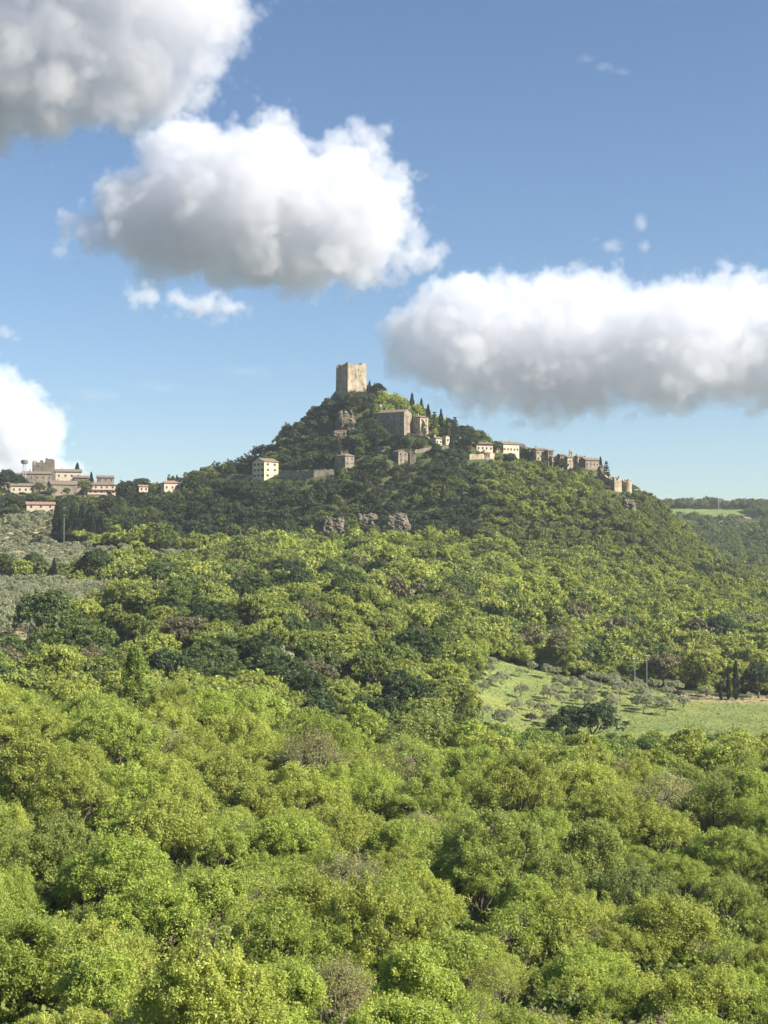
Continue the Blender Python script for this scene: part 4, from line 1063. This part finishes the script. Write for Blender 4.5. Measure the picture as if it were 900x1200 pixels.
# where a taller tree would hide a building try a low bush instead
s2 = np.where(ok, s, .38); ok2 = ok | (open_view(XX, YY, ZZ+8*s2, 4*s2) & (rg.uniform(size=n) < .8))
darkn = vnoise(XX, YY, 45, 41); darkn2 = vnoise(XX, YY, 24, 43); pts = []
XU, YU, _ = scatter(3.6, -40, 800, 690, 905, 37); kU = open_view(XU, YU, H(XU, YU)+2.4, np.full(len(XU), 1.2)) & (_.uniform(size=len(XU)) < .75)
XU, YU = XU[kU], YU[kU]; ZU = H(XU, YU)
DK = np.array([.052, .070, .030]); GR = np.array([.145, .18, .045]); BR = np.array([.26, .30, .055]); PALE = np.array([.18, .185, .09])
for i in range(n):
    if not ok2[i]: continue
    x, y, uu_ = XX[i], YY[i], UU[i]
    r = .55*rg.random()+.45*float(darkn2[i])
    if y > 1000: c = GR*.9 if r < .6 else DK*1.2 if r < .85 else PALE*.8
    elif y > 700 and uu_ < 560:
        c = DK if r < .68 else GR*.8 if r < .92 else BR*.7  # mostly dark tints: the slope's deep shadow is put into the tree colour
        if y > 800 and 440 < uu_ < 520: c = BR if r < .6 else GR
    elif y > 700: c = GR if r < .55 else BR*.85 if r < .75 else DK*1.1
    else: c = BR if r < .58 else GR if r < .86 else PALE if r < .93 else DK*1.3
    c = c*(.82+.4*darkn[i])*rg.uniform(.85, 1.15)
    pts.append((x, y, ZZ[i]-.3, s2[i], tuple(c), int(rg.integers(0, 5))))
for i in range(len(XU)):
    c = (DK if rg.random() < .5 else GR)*rg.uniform(.8, 1.2); pts.append((XU[i], YU[i], ZU[i]-.3, rg.uniform(.22, .36), tuple(c), int(rg.integers(0, 5))))
XV, YV, _ = scatter(4.3, -40, 945, 84, 562, 39); uV = upx(XV, YV)
kV = ~inpoly(uV, YV, Z_FIELD) & ~inpoly(uV, YV, Z_OLIVE) & ((YV > 455) | (uV < 560) | (YV < 330)) & ~((uV < 150) & (YV > 385) & (YV < 430))
for x, y in zip(XV[kV], YV[kV]):
    j = rg.uniform(.75, 1.15); c = (np.array([.20, .26, .05]) if rg.random() < .6 else np.array([.13, .18, .045]))*j
    edge_ = y > 440 and y < 485 and upx(x, y) > 560
    if edge_: c = np.array([.27, .31, .07])*j  # brighter tint so the shaded foot of the wood reads as lit
    pts.append((x, y, float(H(x, y))-.3, rg.uniform(1.1, 1.7) if edge_ else rg.uniform(.6, 1.5), tuple(c), 7+int(rg.integers(0, 3))))
for ua, ub in ((-260, -42), (942, 1180)):
    for d0_, d1_, sp_ in ((70, 560, 8.), (560, 1000, 8.), (1000, 1640, 11.)):
        XW, YW, _ = scatter(sp_, ua, ub, d0_, d1_, 71); uW = upx(XW, YW); kW = ~inpoly(uW, YW, Z_FIELD) & ~inpoly(uW, YW, Z_OLIVE) & ~inpoly(uW, YW, Z_TERR)
        for x, y in zip(XW[kW], YW[kW]):
            r = .5*rg.random()+.5*float(vnoise(x, y, 30, 21)); c = (np.array([.12, .155, .05]) if r < .3 else np.array([.20, .24, .06]) if r < .5 else np.array([.27, .32, .07]))*(1 if y < 700 else .6)
            pts.append((x, y, float(H(x, y))-.2, rg.uniform(.75, 1.2), tuple(c*rg.uniform(.88, 1.12)), 10+int(rg.integers(0, 4)) if y < 560 else int(rg.integers(0, 5))))
for (x, y, c, s_) in EXTRA: pts.append((x, y, float(H(x, y)), s_*(.95 if y < 430 else 1.2), c, 10+int(rg.integers(0, 4)) if y < 430 else int(rg.integers(0, 5))))
print('WOOD', len(pts))
wood('forest', pts, 'mixed oak and evergreen forest covering the castle hill and the slopes below', 'forest')
tp = []
for (x, y) in TERR+OEX:
    if not open_view(np.array([x]), np.array([y]), H(np.array([x]), np.array([y]))+4, np.array([2.]))[0]: continue
    if rnd.random() < .12: continue
    tp.append((x, y, float(H(x, y)), rnd.uniform(.8, 1.25), (lambda j: tuple(v*j for v in OLV))(rnd.uniform(.85, 1.15)), 5+rnd.randrange(2)))
wood('olive_terraces', tp, 'grey-green olives covering the terraces under the village', 'olive terraces')

# grass tufts and low growth of the meadow
gr = np.random.default_rng(5); Xg, Yg, _ = scatter(1.5, 540, 940, 336, 490, 51, .5); kk = inpoly(upx(Xg, Yg), Yg, Z_FIELD)
Xg, Yg = Xg[kk], Yg[kk]; dn = vnoise(Xg, Yg, 7, 3); kk = dn*1.0+gr.uniform(size=len(Xg))*.5 > .62; Xg, Yg = Xg[kk], Yg[kk]
Zg = H(Xg, Yg)+.1; Cg = np.stack([Xg, Yg, Zg], 1)
v, c = leaves(Cg, gr.uniform(.25, .6, len(Cg)), 5, .32, gr, up=.9, squash=.5)
fm = foliage_mesh('grass', v, c, leafmat('meadow_grass', 'fixed', (.13, .155, .055), .25, .4))
setp(link('grass', fm), 'tufts of grass and weeds on the open meadow', 'grass', kind='stuff')


# ------------------------------------------------------------------ clouds: real volumes standing kilometres behind the hill
def P(px, py, D): return Vector(((px-450)/F*D, D, -(py-HY)/F*D))
def cloud(label, blobs, D, vox, seed, dens, ns, soft=.35, name='cloud', vamp=.75, namp=.9):
    cs = []
    for b in blobs:
        p = P(b[0], b[1], D); r = b[2]/F*D; p.y += (b[4] if len(b) > 4 else 0)*r
        cs.append((p, r, b[3] if len(b) > 3 else 1.))
    l_ = Vector([min(p[i]-r*(s_ if i == 2 else 1)-ns*.35 for p, r, s_ in cs) for i in range(3)]); h_ = Vector([max(p[i]+r*(s_ if i == 2 else 1)+ns*.35 for p, r, s_ in cs) for i in range(3)])
    ng = bpy.data.node_groups.new(name, 'GeometryNodeTree'); ng.interface.new_socket('Geometry', in_out='OUTPUT', socket_type='NodeSocketGeometry')
    N, K = ng.nodes, ng.links; out = N.new('NodeGroupOutput'); vc = N.new('GeometryNodeVolumeCube')
    vc.inputs['Min'].default_value = l_; vc.inputs['Max'].default_value = h_
    for i, a in enumerate('XYZ'): vc.inputs['Resolution '+a].default_value = max(8, int((h_[i]-l_[i])/vox))
    pos = N.new('GeometryNodeInputPosition').outputs[0]
    def mt(op, a, b=None, c=None):
        m = N.new('ShaderNodeMath'); m.operation = op
        for i, v in enumerate((a, b, c)):
            if v is None: continue
            if isinstance(v, (int, float)): m.inputs[i].default_value = v
            else: K.new(v, m.inputs[i])
        return m.outputs[0]
    def vm(op, a, b=None, k=None):
        m = N.new('ShaderNodeVectorMath'); m.operation = op
        for i, v in enumerate((a, b)):
            if v is None: continue
            if isinstance(v, (tuple, Vector)): m.inputs[i].default_value = v
            else: K.new(v, m.inputs[i])
        if k is not None: m.inputs['Scale'].default_value = k
        return m
    n1 = N.new('ShaderNodeTexNoise'); K.new(pos, n1.inputs['Vector']); n1.inputs['Scale'].default_value = 1/ns; n1.inputs['Detail'].default_value = 2
    w = vm('SCALE', vm('SUBTRACT', n1.outputs['Color'], (.5, .5, .5)).outputs[0], k=ns*.5).outputs[0]; wp = vm('ADD', pos, w).outputs[0]
    S = None
    for p, r, s_ in cs:
        v = vm('LENGTH', vm('MULTIPLY', vm('SUBTRACT', wp, tuple(p)).outputs[0], (1/r, 1/r, 1/(r*s_))).outputs[0]).outputs['Value']
        v = mt('MULTIPLY', mt('SUBTRACT', 1., v), r*s_)
        S = v if S is None else mt('SMOOTH_MAX', S, v, ns*.2)
    t = N.new('ShaderNodeTexVoronoi'); t.inputs['Scale'].default_value = 1/ns; t.inputs['Detail'].default_value = 4; t.inputs['Roughness'].default_value = .62; t.inputs['Lacunarity'].default_value = 2.1
    K.new(vm('ADD', pos, (seed*ns*1.7, seed*71., seed*33.)).outputs[0], t.inputs['Vector'])
    S = mt('ADD', S, mt('MULTIPLY', mt('SUBTRACT', .45, t.outputs['Distance']), ns*vamp))
    n2 = N.new('ShaderNodeTexNoise'); K.new(pos, n2.inputs['Vector']); n2.inputs['Scale'].default_value = 1/(ns*.6); n2.inputs['Detail'].default_value = 6; n2.inputs['Roughness'].default_value = .68
    S = mt('ADD', S, mt('MULTIPLY', mt('SUBTRACT', n2.outputs[0], .5), ns*namp))
    mr = N.new('ShaderNodeMapRange'); mr.interpolation_type = 'SMOOTHSTEP'; K.new(S, mr.inputs[0]); mr.inputs[2].default_value = ns*soft
    K.new(mr.outputs[0], vc.inputs['Density'])
    sm = N.new('GeometryNodeSetMaterial'); K.new(vc.outputs[0], sm.inputs[0])
    m_, t_, N_, K_ = nmat('cloud_vapour'); o_ = N_.new('ShaderNodeOutputMaterial'); pv = N_.new('ShaderNodeVolumePrincipled')
    pv.inputs['Color'].default_value = (.80, .815, .855, 1); pv.inputs['Density'].default_value = dens; pv.inputs['Anisotropy'].default_value = .0
    K_.new(pv.outputs[0], o_.inputs['Volume']); sm.inputs['Material'].default_value = m_; K.new(sm.outputs[0], out.inputs[0])
    ob = link(name, bpy.data.meshes.new(name)); m = ob.modifiers.new('vapour', 'NODES'); m.node_group = ng
    setp(ob, label, 'cloud', kind='stuff'); return ob
cloud('big grey-white cloud reaching out of the upper corner', [(30, 60, 165, .82), (140, 60, 135, .85, .2), (215, 15, 120, .8), (10, 130, 110, .7), (115, 130, 95, .5, -.2), (-80, 60, 180, .9), (120, -60, 190, .8), (225, 70, 75, .85), (195, 130, 60, .8)], 2100, 3.3, 3, .0125, 66, .24)
cloud('large billowing white cumulus cloud above and west of the keep', [(300, 240, 150, .84), (195, 250, 125, .78, .3), (400, 250, 118, .95), (432, 160, 50, 1.15), (318, 160, 66, 1), (340, 305, 130, .5), (470, 300, 78, .7), (125, 280, 95, .62), (85, 290, 60, .5), (150, 240, 80, .8), (215, 180, 85, 1), (372, 170, 62, .8), (262, 165, 56, 1), (455, 225, 58, 1.1), (165, 150, 60, .7)], 3000, 4.1, 1, .0135, 84, .2)
cloud('small flat cloud shred hanging under the large cumulus', [(165, 346, 50, .55), (205, 352, 50, .5), (240, 358, 52, .6), (270, 360, 44, .6)], 2800, 4.2, 5, .018, 42)
cloud('wide cumulus bank stretching east behind the ridge', [(560, 395, 128, .82), (660, 400, 150, .78, .2), (790, 405, 150, .70), (920, 400, 150, .70, .2), (1010, 410, 140, .6), (505, 400, 88, .95), (570, 455, 110, .5), (640, 480, 80, .55), (600, 350, 62, .9), (712, 345, 68, .9), (860, 352, 75, .9), (760, 450, 150, .35), (532, 330, 44, .8), (625, 318, 36, .8), (905, 335, 50, .8), (610, 495, 60, .5), (465, 385, 50, .8)], 4600, 6.3, 2, .0082, 98, .22, vamp=1.)
cloud('bright white cloud behind the village on the western ridge', [(5, 500, 78, 1.05), (48, 515, 52, 1.2), (-50, 490, 100, 1.), (20, 560, 95, .7), (-5, 455, 48, 1), (75, 555, 45, .8)], 4200, 7.5, 7, .013, 85, .28)
cloud('thin wisps of cloud high in the eastern sky', [(690, 62, 22, .4), (712, 72, 26, .35), (735, 78, 20, .4)], 3000, 3.6, 9, .018, 22, .9, 'cloud_wisp', .35, 1.)
cloud('pair of faint upright wisps above the cloud bank', [(720, 286, 24, .55), (752, 258, 13, 1.3), (757, 285, 12, 1.2), (700, 278, 14, .5)], 3400, 4., 11, .015, 24, .9, 'cloud_wisp', .35, 1.)
cloud('little pale cloud puff at the western edge of the sky', [(4, 388, 20, .6), (16, 396, 16, .5)], 3600, 4., 12, .014, 24, .7, 'cloud_wisp', .35, 1.)
cloud('faint veil of high thin cloud above the western shoulder and far east', [(110, 462, 60, .22), (180, 452, 60, .2), (290, 434, 70, .17), (350, 430, 50, .18)], 6000, 12., 21, .0022, 60, 1., 'cloud_wisp', .3, .8)
cloud('tiny smudge of cloud over the western shoulder', [(226, 495, 16, .4), (238, 492, 10, .5)], 3600, 4., 13, .006, 22, .9, 'cloud_wisp', .35, 1.)
# ------------------------------------------------------------------ air, light, camera
W = bpy.data.worlds.new('World'); sc.world = W; W.use_nodes = True
nt = W.node_tree; bg = nt.nodes['Background']
sky = nt.nodes.new('ShaderNodeTexSky'); sky.sky_type = 'NISHITA'; sky.sun_disc = False
sky.sun_elevation = SUN_EL; sky.sun_rotation = SUN_AZ; sky.air_density = 1.0; sky.dust_density = .35; sky.ozone_density = 4.2; sky.altitude = 300
nt.links.new(sky.outputs[0], bg.inputs[0]); bg.inputs[1].default_value = .052
Ld = bpy.data.lights.new('sun', 'SUN'); Ld.energy = 5; Ld.angle = R(.53); Ld.color = (1, .92, .80)
lo_ = bpy.data.objects.new('sun', Ld); COL.objects.link(lo_)
d = Vector((math.sin(SUN_AZ)*math.cos(SUN_EL), math.cos(SUN_AZ)*math.cos(SUN_EL), math.sin(SUN_EL)))
lo_.rotation_euler = d.to_track_quat('Z', 'Y').to_euler(); lo_.location = (300, -200, 400)

hz, t, N, K = nmat('haze'); o_ = N.new('ShaderNodeOutputMaterial'); pv = N.new('ShaderNodeVolumePrincipled')
pv.inputs['Color'].default_value = (.80, .90, 1, 1); pv.inputs['Density'].default_value = .00008; pv.inputs['Anisotropy'].default_value = .2
K.new(pv.outputs[0], o_.inputs['Volume'])
hb_ = MB().box(-1300, 1300, -450, 2050, -62, 150).build('haze', hz); setp(hb_, 'thin blue summer haze over the valley', 'haze', kind='stuff')

cam = bpy.data.cameras.new('camera'); co = bpy.data.objects.new('camera', cam); COL.objects.link(co); sc.camera = co
cam.sensor_fit = 'VERTICAL'; cam.sensor_height = 24; cam.lens = 24*F/1200; cam.clip_start = .5; cam.clip_end = 30000
co.location = (0, 0, 0); co.rotation_euler = (R(90)+math.atan((HY-600)/F), 0, 0)
sc.view_settings.view_transform = 'Standard'; sc.view_settings.look = 'None'; sc.view_settings.exposure = 1.4; sc.view_settings.gamma = 1
cy = sc.cycles
cy.max_bounces = 12; cy.diffuse_bounces = 5; cy.glossy_bounces = 1; cy.transmission_bounces = 3; cy.volume_bounces = 11; cy.transparent_max_bounces = 8
cy.volume_step_rate = 2.; cy.volume_max_steps = 256; cy.adaptive_threshold = .03; cy.use_denoising = True; cy.caustics_reflective = False; cy.caustics_refractive = False
